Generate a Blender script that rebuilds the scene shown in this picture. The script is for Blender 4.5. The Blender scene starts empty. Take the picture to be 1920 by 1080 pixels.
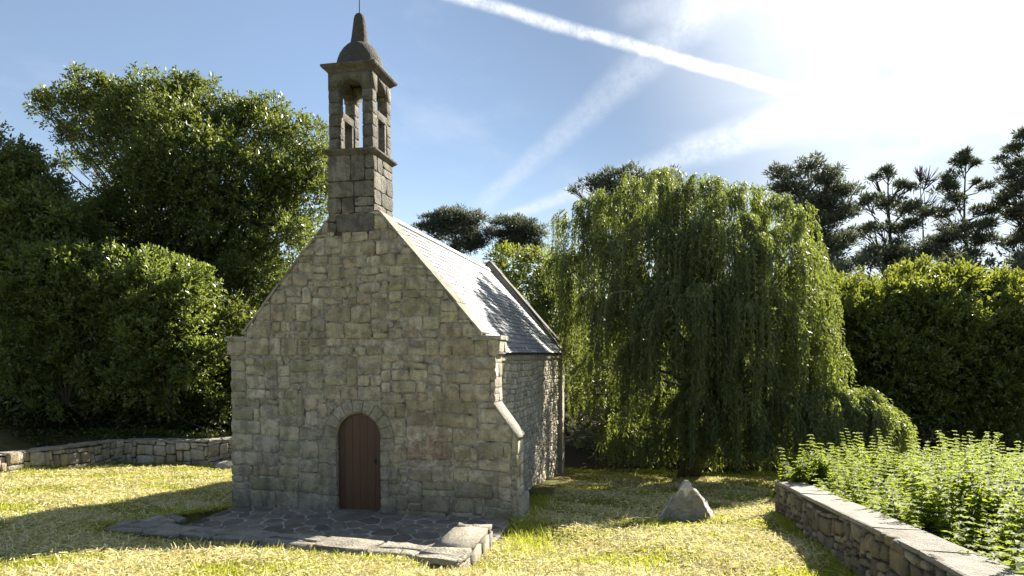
import bpy, bmesh, math, random
import numpy as np
from mathutils import Vector, Matrix, noise

# ------------------------------------------------------------------ camera, sky, sun, exposure
sc = bpy.context.scene
col = sc.collection
R = math.radians
F = 1250.0                       # focal length in pixels of a 1920 px wide picture
PITCH = R(2.66)
EYE = 3.07
cam_d = bpy.data.cameras.new("camera")
cam = bpy.data.objects.new("camera", cam_d); col.objects.link(cam)
cam_d.sensor_width = 36; cam_d.lens = 36 * F / 1920; cam_d.shift_y = 180 / 1920
cam_d.clip_start = 0.1; cam_d.clip_end = 3000
cam.location = (0, 0, EYE); cam.rotation_euler = (R(90) - PITCH, 0, 0)
sc.camera = cam

def px_dir(x, y):
    cx, cz = (x - 960) / F, -(y - 720) / F
    return Vector((cx, math.cos(PITCH) + cz * math.sin(PITCH), cz * math.cos(PITCH) - math.sin(PITCH)))
def at(x, y, Y):                 # world point at depth Y
    d = px_dir(x, y)
    return Vector((0, 0, EYE)) + d * (Y / d.y)

SUN_AZ, SUN_EL = R(41.5), R(31.5)
sun_dir = Vector((math.sin(SUN_AZ) * math.cos(SUN_EL), math.cos(SUN_AZ) * math.cos(SUN_EL), math.sin(SUN_EL)))
sl = bpy.data.lights.new("sun", 'SUN'); sl.energy = 5.0; sl.angle = R(0.5); sl.color = (1, .93, .82)
so = bpy.data.objects.new("sun", sl); col.objects.link(so)
so.rotation_euler = sun_dir.to_track_quat('Z', 'Y').to_euler(); so.location = (20, 20, 30)

w = bpy.data.worlds.new("World"); sc.world = w; w.use_nodes = True
nt = w.node_tree; N = nt.nodes; L = nt.links
N.clear()
wout = N.new('ShaderNodeOutputWorld'); bg = N.new('ShaderNodeBackground'); L.new(bg.outputs[0], wout.inputs[0])
bg.inputs[1].default_value = 0.0500
sky = N.new('ShaderNodeTexSky'); sky.sky_type = 'NISHITA'; sky.sun_disc = False
sky.sun_elevation = SUN_EL; sky.sun_rotation = SUN_AZ
sky.air_density = 1.0; sky.dust_density = 0.1; sky.ozone_density = 2.0
tc = N.new('ShaderNodeTexCoord')
def wmath(op, a, b=None, clamp=False):
    n = N.new('ShaderNodeMath'); n.operation = op; n.use_clamp = clamp
    for i, q in enumerate((a, b)):
        if q is None: continue
        if isinstance(q, (int, float)): n.inputs[i].default_value = q
        else: L.new(q, n.inputs[i])
    return n.outputs[0]
def wdot(v):
    n = N.new('ShaderNodeVectorMath'); n.operation = 'DOT_PRODUCT'
    L.new(tc.outputs['Generated'], n.inputs[0]); n.inputs[1].default_value = v
    return n.outputs['Value']
def wnoise(scale, detail=5, rough=.6, stretch=None, dist=0):
    n = N.new('ShaderNodeTexNoise'); n.inputs['Scale'].default_value = scale
    n.inputs['Detail'].default_value = detail; n.inputs['Roughness'].default_value = rough
    n.inputs['Distortion'].default_value = dist
    if stretch:
        m = N.new('ShaderNodeMapping'); m.inputs['Scale'].default_value = stretch[0]
        m.inputs['Rotation'].default_value = stretch[1]
        L.new(tc.outputs['Generated'], m.inputs[0]); L.new(m.outputs[0], n.inputs[0])
    else: L.new(tc.outputs['Generated'], n.inputs[0])
    return n.outputs['Fac']
def wramp(v, a, b, c=0.0, d=1.0):
    n = N.new('ShaderNodeMapRange'); n.interpolation_type = 'SMOOTHSTEP'
    L.new(v, n.inputs[0])
    for i, q in enumerate((a, b, c, d)): n.inputs[i + 1].default_value = q
    return n.outputs[0]
def trail(p0, p1, w0, w1, strength, wob, fade0=.0, fade1=.0):
    """a vapour trail: a band on the sky along the great circle through two directions"""
    a, b = px_dir(*p0).normalized(), px_dir(*p1).normalized()
    n = a.cross(b).normalized(); t = n.cross(a).normalized()
    L1 = b.dot(t)
    off = wmath('ADD', wdot(n), wmath('MULTIPLY', wmath('SUBTRACT', wnoise(9, 6, .65), .5), wob))
    s = wdot(t)
    width = wramp(s, 0, L1, w0, w1)
    core = wmath('DIVIDE', wmath('ABSOLUTE', off), width)
    m = wramp(core, 1.0, 0.15)
    m = wmath('MULTIPLY', m, wramp(s, -fade0 - 1e-3, 0.02))
    m = wmath('MULTIPLY', m, wramp(s, L1 + fade1 + 1e-3, L1 - .03))
    m = wmath('MULTIPLY', m, wramp(wnoise(42, 6, .75), .30, .66, .40, 1))
    return wmath('MULTIPLY', m, strength)
masks = [trail((840, -12), (1550, 190), .0115, .0105, 1.0, .013, .1),
         trail((1330, 10), (885, 400), .036, .018, .26, .014, .1),
         trail((900, 425), (1560, 195), .011, .035, .42, .010),
         trail((1150, 40), (1500, -60), .02, .05, .15, .02)]
cir = wmath('MULTIPLY', wramp(wnoise(2.6, 8, .62, ((1, .55, 2.2), (.2, .1, .5)), .6), .48, .80), .22)
side = wramp(wdot(sun_dir), .84, .985)                      # thin cirrus, thicker on the sun's side
cir2 = wmath('MULTIPLY', wramp(wnoise(1.7, 8, .6, ((1, .6, 1.8), (0, .3, .3)), .4), .30, .62), wmath('MULTIPLY', side, .6))
low = wmath('MULTIPLY', wramp(wdot(Vector((0, 0, 1))), .30, .02), .30)
tot = wmath('ADD', cir, .11)
for m in masks + [cir2, low]: tot = wmath('ADD', tot, m)
tot = wmath('MINIMUM', tot, 1.0)
att = N.new('ShaderNodeVectorMath'); att.operation = 'SCALE'; L.new(sky.outputs[0], att.inputs[0])
L.new(wramp(wdot(sun_dir), .60, .97, 1.0, .50), att.inputs[3])
mix = N.new('ShaderNodeMix'); mix.data_type = 'RGBA'
L.new(tot, mix.inputs[0]); L.new(att.outputs[0], mix.inputs[6])
mul = N.new('ShaderNodeVectorMath'); mul.operation = 'SCALE'   # cloud brightness follows the sky's towards the sun
mul.inputs[0].default_value = (6.6, 6.9, 7.3)
L.new(wmath('ADD', 1.0, wmath('MULTIPLY', side, .55)), mul.inputs[3])
L.new(mul.outputs[0], mix.inputs[7])
L.new(mix.outputs[2], bg.inputs[0])

sc.view_settings.view_transform = 'Standard'; sc.view_settings.look = 'None'
sc.view_settings.exposure = 1.7; sc.view_settings.gamma = 1
sc.cycles.use_denoising = True; sc.cycles.max_bounces = 6; sc.cycles.transmission_bounces = 4; sc.cycles.diffuse_bounces = 4
sc.cycles.glossy_bounces = 2; sc.cycles.sample_clamp_indirect = 6

def toned(c, rg, lo=.85, hi=1.15):
    k = rg.uniform(lo, hi); return tuple(q * k for q in c)
# ------------------------------------------------------------------ helpers
def tag(o, label=None, cat=None, group=None, kind=None):
    if label: o['label'] = label
    if cat: o['category'] = cat
    if group: o['group'] = group
    if kind: o['kind'] = kind
    return o
def empty(name, loc, rz=0.0):
    o = bpy.data.objects.new(name, None); col.objects.link(o)
    o.location = loc; o.rotation_euler = (0, 0, rz); o.empty_display_size = .3
    return o
def link(name, me, mat, parent=None, smooth=False):
    me.materials.append(mat)
    if smooth: me.polygons.foreach_set('use_smooth', np.ones(len(me.polygons), dtype=bool))
    o = bpy.data.objects.new(name, me); col.objects.link(o)
    if parent: o.parent = parent
    return o
class Acc:
    """collects faces with a colour per vertex and links them as ONE mesh"""
    def __init__(s): s.v, s.f, s.c = [], [], []
    def add(s, vs, fs, c=(.5, .5, .5)):
        k = len(s.v); s.v += [tuple(p) for p in vs]; s.f += [tuple(i + k for i in f) for f in fs]
        s.c += [c] * len(vs)
    def build(s, name, mat, parent=None, smooth=False):
        me = bpy.data.meshes.new(name); me.from_pydata(s.v, [], s.f)
        a = me.attributes.new('tone', 'FLOAT_COLOR', 'POINT')
        a.data.foreach_set('color', np.array([(q[0], q[1], q[2], 1) for q in s.c], dtype=np.float32).ravel())
        me.update()
        return link(name, me, mat, parent, smooth)
def quads(name, V, mat, parent=None, tint=None, nv=4, smooth=False):
    """V: (n, nv, 3) array -> n faces of nv corners as ONE mesh"""
    n = V.shape[0]; me = bpy.data.meshes.new(name)
    me.vertices.add(n * nv); me.vertices.foreach_set('co', V.astype(np.float32).ravel())
    me.loops.add(n * nv); me.loops.foreach_set('vertex_index', np.arange(n * nv, dtype=np.int32))
    me.polygons.add(n); me.polygons.foreach_set('loop_start', np.arange(0, n * nv, nv, dtype=np.int32))
    me.polygons.foreach_set('loop_total', np.full(n, nv, dtype=np.int32))
    if tint is not None:
        a = me.attributes.new('tint', 'FLOAT', 'POINT'); a.data.foreach_set('value', np.repeat(tint, nv).astype(np.float32))
    me.update(calc_edges=True)
    return link(name, me, mat, parent, smooth)
def tube_np(paths, sides=6):
    """paths: list of (points, radii) -> verts, faces"""
    vs, fs = [], []
    for pts, rad in paths:
        k = len(vs)
        for i, (p, r) in enumerate(zip(pts, rad)):
            a = pts[min(i + 1, len(pts) - 1)] - pts[max(i - 1, 0)]
            if a.length < 1e-6: a = Vector((0, 0, 1))
            a.normalize(); b = a.orthogonal().normalized(); c = a.cross(b)
            for j in range(sides):
                t = 2 * math.pi * j / sides
                vs.append(p + (b * math.cos(t) + c * math.sin(t)) * r)
        for i in range(len(pts) - 1):
            for j in range(sides):
                fs.append((k + i * sides + j, k + i * sides + (j + 1) % sides, k + (i + 1) * sides + (j + 1) % sides, k + (i + 1) * sides + j))
    return vs, fs
def smoothstep(a, b, x):
    t = np.clip((x - a) / (b - a), 0, 1); return t * t * (3 - 2 * t)

# chapel frame: u along the front, v into depth
OX, OY, YAW = -2.95, 12.75, -R(11.5)
CU, SU = math.cos(YAW), math.sin(YAW)
def uv(x, y): return (x - OX) * CU + (y - OY) * SU, -(x - OX) * SU + (y - OY) * CU
def xy(u, v): return OX + u * CU - v * SU, OY + u * SU + v * CU
def ground_z(x, y):
    x = np.asarray(x, dtype=float); y = np.asarray(y, dtype=float)
    u = (x - OX) * CU + (y - OY) * SU; v = -(x - OX) * SU + (y - OY) * CU
    g = np.where(v < 0, -.12 * np.maximum(v, -15), -.1 * np.minimum(v, 14))
    g = g * (1 - smoothstep(4.5, 9, u) * smoothstep(2, -4, v) * .35)
    g = g + .035 * np.sin(x * 1.3 + 1) * np.sin(y * 1.1) + .02 * np.sin(x * 2.9 + y * 2.1)
    # wooded bank behind the enclosure wall on the left
    bank = smoothstep(23.4, 30, y) * smoothstep(-7, -10, x) * 2.2 + smoothstep(-14.6, -20, x) * smoothstep(8, 18, y) * 1.6
    bank = np.maximum(bank, smoothstep(-9.6, -11, x) * smoothstep(23.1, 24.4, y) * 1.0)
    g = g + bank
    g = g + smoothstep(34, 60, y) * 1.5
    g = g - .17 * smoothstep(2.3, 3.0, u) * smoothstep(6.5, 3.8, u) * smoothstep(-5.2, -3.9, v) * smoothstep(.2, -1.6, v)
    g = g - .06 * smoothstep(-1.5, .5, u) * smoothstep(3.4, 2.8, u) * smoothstep(-5.0, -3.95, v) * smoothstep(-3.0, -3.4, v)
    inside = (u > -2.62) & (u < 2.95) & (v > -3.45) & (v < .4)
    return np.where(inside, np.minimum(g, -.12), g)
def gz(x, y): return float(ground_z(x, y))

# ------------------------------------------------------------------ materials
def new_mat(name):
    m = bpy.data.materials.new(name); m.use_nodes = True
    n = m.node_tree; b = n.nodes['Principled BSDF']
    return m, n, b
def nd(n, t, **k):
    q = n.nodes.new(t)
    for a, v in k.items(): setattr(q, a, v)
    return q
def noise_n(n, scale, detail=6, rough=.6, coord=None, dist=0):
    q = nd(n, 'ShaderNodeTexNoise'); q.inputs['Scale'].default_value = scale
    q.inputs['Detail'].default_value = detail; q.inputs['Roughness'].default_value = rough
    q.inputs['Distortion'].default_value = dist
    if coord: n.links.new(coord, q.inputs[0])
    return q.outputs['Fac']
def ramp_n(n, v, a, b, c=0., d=1.):
    q = nd(n, 'ShaderNodeMapRange'); n.links.new(v, q.inputs[0])
    for i, x in enumerate((a, b, c, d)): q.inputs[i + 1].default_value = x
    return q.outputs[0]
def mix_n(n, f, a, b, mode='MIX'):
    q = nd(n, 'ShaderNodeMix', data_type='RGBA', blend_type=mode)
    for i, x in ((0, f), (6, a), (7, b)):
        if isinstance(x, (int, float)): q.inputs[i].default_value = x
        elif isinstance(x, tuple): q.inputs[i].default_value = (*x, 1)
        else: n.links.new(x, q.inputs[i])
    return q.outputs[2]
def bump_n(n, b, h, strength, dist):
    q = nd(n, 'ShaderNodeBump'); q.inputs['Strength'].default_value = strength; q.inputs['Distance'].default_value = dist
    n.links.new(h, q.inputs['Height']); n.links.new(q.outputs[0], b.inputs['Normal'])
def math_n(n, op, a, b):
    q = nd(n, 'ShaderNodeMath', operation=op)
    for i, x in enumerate((a, b)):
        if isinstance(x, (int, float)): q.inputs[i].default_value = x
        else: n.links.new(x, q.inputs[i])
    return q.outputs[0]

def stone_mat(name, lichen=.5, algae=.35, dark=.45, gain=1.0):
    m, n, b = new_mat(name)
    tcn = nd(n, 'ShaderNodeTexCoord').outputs['Object']
    at_ = nd(n, 'ShaderNodeAttribute'); at_.attribute_name = 'tone'
    c = at_.outputs['Color']
    grain = noise_n(n, 38, 8, .75, tcn)
    c = mix_n(n, 1.0, c, mix_n(n, grain, (.30, .29, .29), (1.75 * gain, 1.70 * gain, 1.60 * gain)), 'MULTIPLY')
    patch = noise_n(n, 4.5, 7, .65, tcn, .4)
    c = mix_n(n, ramp_n(n, patch, .45, .60, 0, dark), c, (.065, .057, .045))
    al = noise_n(n, 1.3, 6, .6, tcn)
    c = mix_n(n, ramp_n(n, al, .45, .68, 0, algae), c, (.20, .19, .075))
    lic = noise_n(n, 11, 8, .7, tcn, .8); lic2 = noise_n(n, 1.8, 4, .6, tcn)
    lf = math_n(n, 'MULTIPLY', ramp_n(n, lic, .60, .66), ramp_n(n, lic2, .45, .6, 0, lichen))
    c = mix_n(n, lf, c, (.46, .47, .42))
    run = nd(n, 'ShaderNodeMapping'); run.inputs['Scale'].default_value = (2.2, 2.2, .35); n.links.new(tcn, run.inputs[0])
    c = mix_n(n, ramp_n(n, noise_n(n, 2.2, 6, .65, run.outputs[0]), .50, .72, 0, dark * 1.1), c, (.07, .062, .05))
    n.links.new(c, b.inputs['Base Color']); b.inputs['Roughness'].default_value = .85
    b.inputs['Specular IOR Level'].default_value = .3
    pits = nd(n, 'ShaderNodeTexVoronoi'); pits.inputs['Scale'].default_value = 26; n.links.new(tcn, pits.inputs[0])
    h = math_n(n, 'ADD', math_n(n, 'MULTIPLY', grain, .5), noise_n(n, 9, 9, .7, tcn))
    h = math_n(n, 'ADD', h, math_n(n, 'MULTIPLY', pits.outputs['Distance'], .3))
    bump_n(n, b, h, 1.0, .05)
    return m
def damp_foot(m):
    n = m.node_tree; b = n.nodes['Principled BSDF']; src = b.inputs['Base Color'].links[0].from_socket
    tcn = nd(n, 'ShaderNodeTexCoord').outputs['Object']; sp = nd(n, 'ShaderNodeSeparateXYZ'); n.links.new(tcn, sp.inputs[0])
    zz = math_n(n, 'ADD', sp.outputs['Z'], math_n(n, 'MULTIPLY', noise_n(n, 1.6, 5, .65, tcn), -.9))
    vd = nd(n, 'ShaderNodeVectorMath', operation='DISTANCE'); n.links.new(tcn, vd.inputs[0]); vd.inputs[1].default_value = (1.45, 0, 1.35)
    st_ = math_n(n, 'MULTIPLY', ramp_n(n, vd.outputs['Value'], .25, 1.0, 1, 0), ramp_n(n, noise_n(n, 5, 7, .7, tcn, .6), .42, .62))
    src = mix_n(n, math_n(n, 'MULTIPLY', st_, .7), src, (.24, .13, .065))
    n.links.new(mix_n(n, ramp_n(n, zz, -.35, .30, .38, 0), src, (.075, .078, .072)), b.inputs['Base Color'])
    return m
M_front = stone_mat('weathered_granite', .9, .60, .48, 1.5); damp_foot(M_front)
M_side = stone_mat('rubble_granite', .5, .15, .3, 1.25)
M_tower = stone_mat('tower_granite', .5, .12, .75, .85)
M_wall = stone_mat('enclosure_stone', .4, .15, .35, 1.1)
M_curb = stone_mat('curb_stone', .6, .1, .3, 1.2)

def mortar_mat(name, a, b_):
    m, n, b = new_mat(name)
    tcn = nd(n, 'ShaderNodeTexCoord').outputs['Object']
    f = noise_n(n, 6, 8, .7, tcn)
    n.links.new(mix_n(n, ramp_n(n, f, .35, .65), a, b_), b.inputs['Base Color']); b.inputs['Roughness'].default_value = .95
    bump_n(n, b, noise_n(n, 40, 6, .7, tcn), .6, .01)
    return m
M_mortar = mortar_mat('old_lime_mortar', (.05, .042, .03), (.46, .42, .34))
M_dark_joint = mortar_mat('deep_joint', (.02, .018, .014), (.06, .052, .04))
M_joint = mortar_mat('pale_joint', (.26, .24, .21), (.48, .45, .40))

def leaf_mat(name, c1, c2, tr, k=.38, rough=.42, spec=.5):
    m, n, b = new_mat(name)
    at_ = nd(n, 'ShaderNodeAttribute'); at_.attribute_name = 'tint'
    c = mix_n(n, at_.outputs['Fac'], c1, c2)
    n.links.new(c, b.inputs['Base Color']); b.inputs['Roughness'].default_value = rough
    b.inputs['Specular IOR Level'].default_value = spec
    t = nd(n, 'ShaderNodeBsdfTranslucent')
    n.links.new(mix_n(n, at_.outputs['Fac'], tr, tuple(min(1, q * 1.45) for q in tr)), t.inputs[0])
    s = nd(n, 'ShaderNodeMixShader'); s.inputs[0].default_value = k
    n.links.new(b.outputs[0], s.inputs[1]); n.links.new(t.outputs[0], s.inputs[2])
    n.links.new(s.outputs[0], n.nodes['Material Output'].inputs[0])
    return m
M_laurel = leaf_mat('evergreen_leaf', (.050, .072, .020), (.125, .16, .045), (.24, .28, .04), .32, .40, .5)
M_bush = leaf_mat('bush_leaf', (.05, .075, .025), (.14, .17, .06), (.26, .32, .045), .40, .38, .5)
M_hedge = leaf_mat('hedge_leaf', (.055, .08, .022), (.14, .17, .05), (.30, .34, .035), .34, .40, .5)
M_willow = leaf_mat('willow_leaf', (.05, .072, .028), (.17, .19, .085), (.25, .30, .045), .42, .5, .45)
M_pine = leaf_mat('pine_needle', (.06, .075, .05), (.11, .12, .085), (.13, .15, .07), .32, .6, .3)
M_nettle = leaf_mat('nettle_leaf', (.045, .08, .014), (.12, .155, .03), (.30, .37, .02), .5, .6, .15)
M_grass = leaf_mat('grass_blade', (.12, .16, .02), (.34, .35, .05), (.52, .54, .06), .45, .6, .3)
M_straw = leaf_mat('dry_cut_blade', (.40, .34, .14), (.80, .72, .42), (.62, .55, .22), .3, .7, .2)

def bark_mat(name, a, b_):
    m, n, b = new_mat(name)
    tcn = nd(n, 'ShaderNodeTexCoord').outputs['Object']
    mp = nd(n, 'ShaderNodeMapping'); mp.inputs['Scale'].default_value = (6, 6, 1.2); n.links.new(tcn, mp.inputs[0])
    f = noise_n(n, 3, 8, .7, mp.outputs[0])
    n.links.new(mix_n(n, f, a, b_), b.inputs['Base Color']); b.inputs['Roughness'].default_value = .9
    bump_n(n, b, f, 1, .05)
    return m
M_bark = bark_mat('grey_brown_bark', (.03, .024, .018), (.12, .10, .08))
M_twig = bark_mat('pale_twig', (.12, .11, .06), (.24, .22, .13))

# door wood
M_wood, n, b = new_mat('varnished_oak')
tcn = nd(n, 'ShaderNodeTexCoord').outputs['Object']
mp = nd(n, 'ShaderNodeMapping'); mp.inputs['Scale'].default_value = (14, 14, .8); n.links.new(tcn, mp.inputs[0])
f = noise_n(n, 4, 8, .65, mp.outputs[0], 1.2)
at_ = nd(n, 'ShaderNodeAttribute'); at_.attribute_name = 'tone'
c = mix_n(n, f, (.028, .013, .006), (.115, .052, .018))
c = mix_n(n, 1.0, c, at_.outputs['Color'], 'MULTIPLY')
n.links.new(c, b.inputs['Base Color']); b.inputs['Roughness'].default_value = .5
bump_n(n, b, f, .3, .01)
M_iron, n, b = new_mat('black_iron'); b.inputs['Base Color'].default_value = (.03, .028, .026, 1); b.inputs['Roughness'].default_value = .6; b.inputs['Metallic'].default_value = .6
# slate
M_slate, n, b = new_mat('roof_slate')
tcn = nd(n, 'ShaderNodeTexCoord').outputs['Object']
at_ = nd(n, 'ShaderNodeAttribute'); at_.attribute_name = 'tone'
c = mix_n(n, ramp_n(n, noise_n(n, 3, 7, .7, tcn), .5, .68, 0, .55), at_.outputs['Color'], (.40, .40, .36))
c = mix_n(n, 1.0, c, mix_n(n, noise_n(n, 45, 4, .6, tcn), (.7, .7, .7), (1.3, 1.3, 1.3)), 'MULTIPLY')
n.links.new(c, b.inputs['Base Color']); b.inputs['Roughness'].default_value = .55; b.inputs['Specular IOR Level'].default_value = .45
bump_n(n, b, noise_n(n, 25, 6, .6, tcn), .35, .01)

# ground
M_ground, n, b = new_mat('mown_grass_ground')
tcn = nd(n, 'ShaderNodeTexCoord').outputs['Object']
a1 = noise_n(n, 1.6, 8, .7, tcn, .5); a2 = noise_n(n, 14, 6, .7, tcn); a3 = noise_n(n, .35, 3, .5, tcn)
c = mix_n(n, ramp_n(n, a1, .4, .62), (.10, .12, .022), (.30, .26, .09))
c = mix_n(n, ramp_n(n, a2, .35, .65), c, mix_n(n, a3, (.05, .052, .014), (.36, .32, .13)))
# bare leaf litter under the trees
sep = nd(n, 'ShaderNodeSeparateXYZ'); n.links.new(tcn, sep.inputs[0])
lit = ramp_n(n, math_n(n, 'ADD', sep.outputs['Y'], math_n(n, 'MULTIPLY', a1, 2.0)), 23.5, 25.5)
c = mix_n(n, lit, c, mix_n(n, a2, (.02, .017, .01), (.07, .055, .03)))
n.links.new(c, b.inputs['Base Color']); b.inputs['Roughness'].default_value = 1; b.inputs['Specular IOR Level'].default_value = .1
bump_n(n, b, math_n(n, 'ADD', a2, noise_n(n, 60, 4, .7, tcn)), 1, .06)

# ------------------------------------------------------------------ ground sheet
fx = np.arange(-17, 13.01, .14); fy = np.arange(4, 27.01, .14)
gx = np.concatenate([-17 - np.geomspace(600, .5, 28), fx, 13 + np.geomspace(.5, 600, 28)])
gy = np.concatenate([4 - np.geomspace(300, .5, 16), fy, 27 + np.geomspace(.5, 900, 34)])
GX, GY = np.meshgrid(gx, gy); GZ = ground_z(GX, GY)
nx, ny = len(gx), len(gy)
me = bpy.data.meshes.new('ground')
me.vertices.add(nx * ny); me.vertices.foreach_set('co', np.stack([GX, GY, GZ], -1).astype(np.float32).ravel())
I = np.arange(nx * ny).reshape(ny, nx)
fq = np.stack([I[:-1, :-1], I[:-1, 1:], I[1:, 1:], I[1:, :-1]], -1).reshape(-1, 4)
me.loops.add(fq.size); me.loops.foreach_set('vertex_index', fq.ravel().astype(np.int32))
me.polygons.add(len(fq)); me.polygons.foreach_set('loop_start', np.arange(0, fq.size, 4, dtype=np.int32))
me.polygons.foreach_set('loop_total', np.full(len(fq), 4, dtype=np.int32)); me.update(calc_edges=True)
tag(link('ground', me, M_ground, None, True), kind='structure')

# ------------------------------------------------------------------ masonry
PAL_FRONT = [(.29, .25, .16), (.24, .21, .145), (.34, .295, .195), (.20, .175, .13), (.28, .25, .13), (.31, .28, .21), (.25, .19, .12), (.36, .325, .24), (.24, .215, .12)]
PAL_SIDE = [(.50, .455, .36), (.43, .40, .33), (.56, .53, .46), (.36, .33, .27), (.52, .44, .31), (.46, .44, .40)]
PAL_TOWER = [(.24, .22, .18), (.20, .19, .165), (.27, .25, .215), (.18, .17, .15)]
def halfplane(poly, a, b_, c_):      # keep a*x + b*z <= c
    out = []
    for i in range(len(poly)):
        p, q = poly[i], poly[(i + 1) % len(poly)]
        dp, dq = a * p[0] + b_ * p[1] - c_, a * q[0] + b_ * q[1] - c_
        if dp <= 0: out.append(p)
        if dp * dq < 0:
            t = dp / (dp - dq); out.append((p[0] + (q[0] - p[0]) * t, p[1] + (q[1] - p[1]) * t))
    return out
def area(poly): return abs(sum(poly[i][0] * poly[(i + 1) % len(poly)][1] - poly[(i + 1) % len(poly)][0] * poly[i][1] for i in range(len(poly)))) / 2
def emit(acc, poly, P, rng, gap, t, colr, step=.11, jit=.006, push=None):
    if len(poly) < 3 or area(poly) < .002: return
    pts = []
    for i in range(len(poly)):
        p, q = poly[i], poly[(i + 1) % len(poly)]
        d = math.hypot(q[0] - p[0], q[1] - p[1])
        k = max(1, int(round(d / step)))
        for j in range(k): pts.append((p[0] + (q[0] - p[0]) * j / k, p[1] + (q[1] - p[1]) * j / k))
    n = len(pts)
    if n < 4: return
    pts = [((pts[i][0] * 3 + pts[i - 1][0] * .5 + pts[(i + 1) % n][0] * .5) / 4, (pts[i][1] * 3 + pts[i - 1][1] * .5 + pts[(i + 1) % n][1] * .5) / 4) for i in range(n)]
    pts = [(x + rng.uniform(-jit, jit), z + rng.uniform(-jit, jit)) for x, z in pts]
    if push: pts = [push(*p) for p in pts]
    x0, x1 = min(p[0] for p in pts), max(p[0] for p in pts); z0, z1 = min(p[1] for p in pts), max(p[1] for p in pts)
    cx, cz, hx, hz = (x0 + x1) / 2, (z0 + z1) / 2, (x1 - x0) / 2, (z1 - z0) / 2
    if min(hx, hz) < gap * 1.6: return
    tx, tz = rng.uniform(-.25, .25) * t / max(hx, .1), rng.uniform(-.35, .35) * t / max(hz, .1)
    vs, fs = [], []
    for ins, d in ((gap, -.015), (gap, t * .62), (gap + min(.008, hz * .15), t * .95), (gap + min(hx, hz) * .45, t * 1.06)):
        sx, sz = max(.05, 1 - ins / hx), max(.05, 1 - ins / hz)
        for x, z in pts:
            X, Z = cx + (x - cx) * sx, cz + (z - cz) * sz
            dd = d + ((X - cx) * tx + (Z - cz) * tz if d > 0 else 0)
            vs.append(P(X, Z, dd))
    for r in range(3):
        for i in range(n): fs.append((r * n + i, r * n + (i + 1) % n, (r + 1) * n + (i + 1) % n, (r + 1) * n + i))
    vs.append(P(cx, cz, t * 1.08))
    for i in range(n): fs.append((3 * n + i, 3 * n + (i + 1) % n, 4 * n))
    acc.add(vs, fs, colr)
def masonry(acc, P, xr, zlo, zhi, hr, wr, rng, gap=.01, t=(.01, .03), pal=PAL_FRONT, clip=None, push=None, rust=None, warp=.03, step=.11, jit=.006, skip=None):
    z = zlo; ph = rng.uniform(0, 9)
    def W(x, zz): return zz + (warp * math.sin(x * 1.1 + ph + zz * .7) + warp * .5 * math.sin(x * 2.7 + zz * 1.9 + ph)) * min(1, max(0, (zz - zlo) / .3))
    while z < zhi - .04:
        h = min(rng.uniform(*hr), zhi - z)
        if zhi - z - h < hr[0] * .6: h = zhi - z
        for x0, x1 in xr(z + h / 2):
            x = x0; first = True
            while x < x1 - .03:
                wd = rng.uniform(*wr) * (1.25 if rng.random() < .25 else 1) * (.55 if rng.random() < .22 else 1)
                if x1 - x - wd < wr[0] * .5: wd = x1 - x
                rects = []
                lean0, lean1 = rng.uniform(-.015, .015), rng.uniform(-.015, .015)
                if h > hr[0] * 1.15 and rng.random() < .30:
                    k = rng.uniform(.38, .62)
                    if rng.random() < .5 and wd > wr[0] * 1.4:
                        kk = rng.uniform(.35, .65)
                        rects = [(x, z, x + wd * kk, z + h), (x + wd * kk, z, x + wd, z + h * k), (x + wd * kk, z + h * k, x + wd, z + h)]
                    else: rects = [(x, z, x + wd, z + h * k), (x, z + h * k, x + wd, z + h)]
                else: rects = [(x, z, x + wd, z + h)]
                for a0, b0, a1, b1 in rects:
                    poly = [(a0, W(a0, b0)), (a1, W(a1, b0)), (a1 + lean1, W(a1, b1)), (a0 + lean0, W(a0, b1))]
                    if clip: poly = clip(poly)
                    if len(poly) < 3: continue
                    cxx, czz = sum(p[0] for p in poly) / len(poly), sum(p[1] for p in poly) / len(poly)
                    if skip and skip(cxx, czz): continue
                    c = rng.choice(pal); k = rng.uniform(.82, 1.2); c = tuple(q * k for q in c)
                    if rust and rust(cxx, czz): c = (.36 * k, .17 * k, .07 * k)
                    emit(acc, poly, P, rng, gap * rng.uniform(.6, 1.5), rng.uniform(*t), c, step, jit, push)
                x += wd
        z += h
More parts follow.
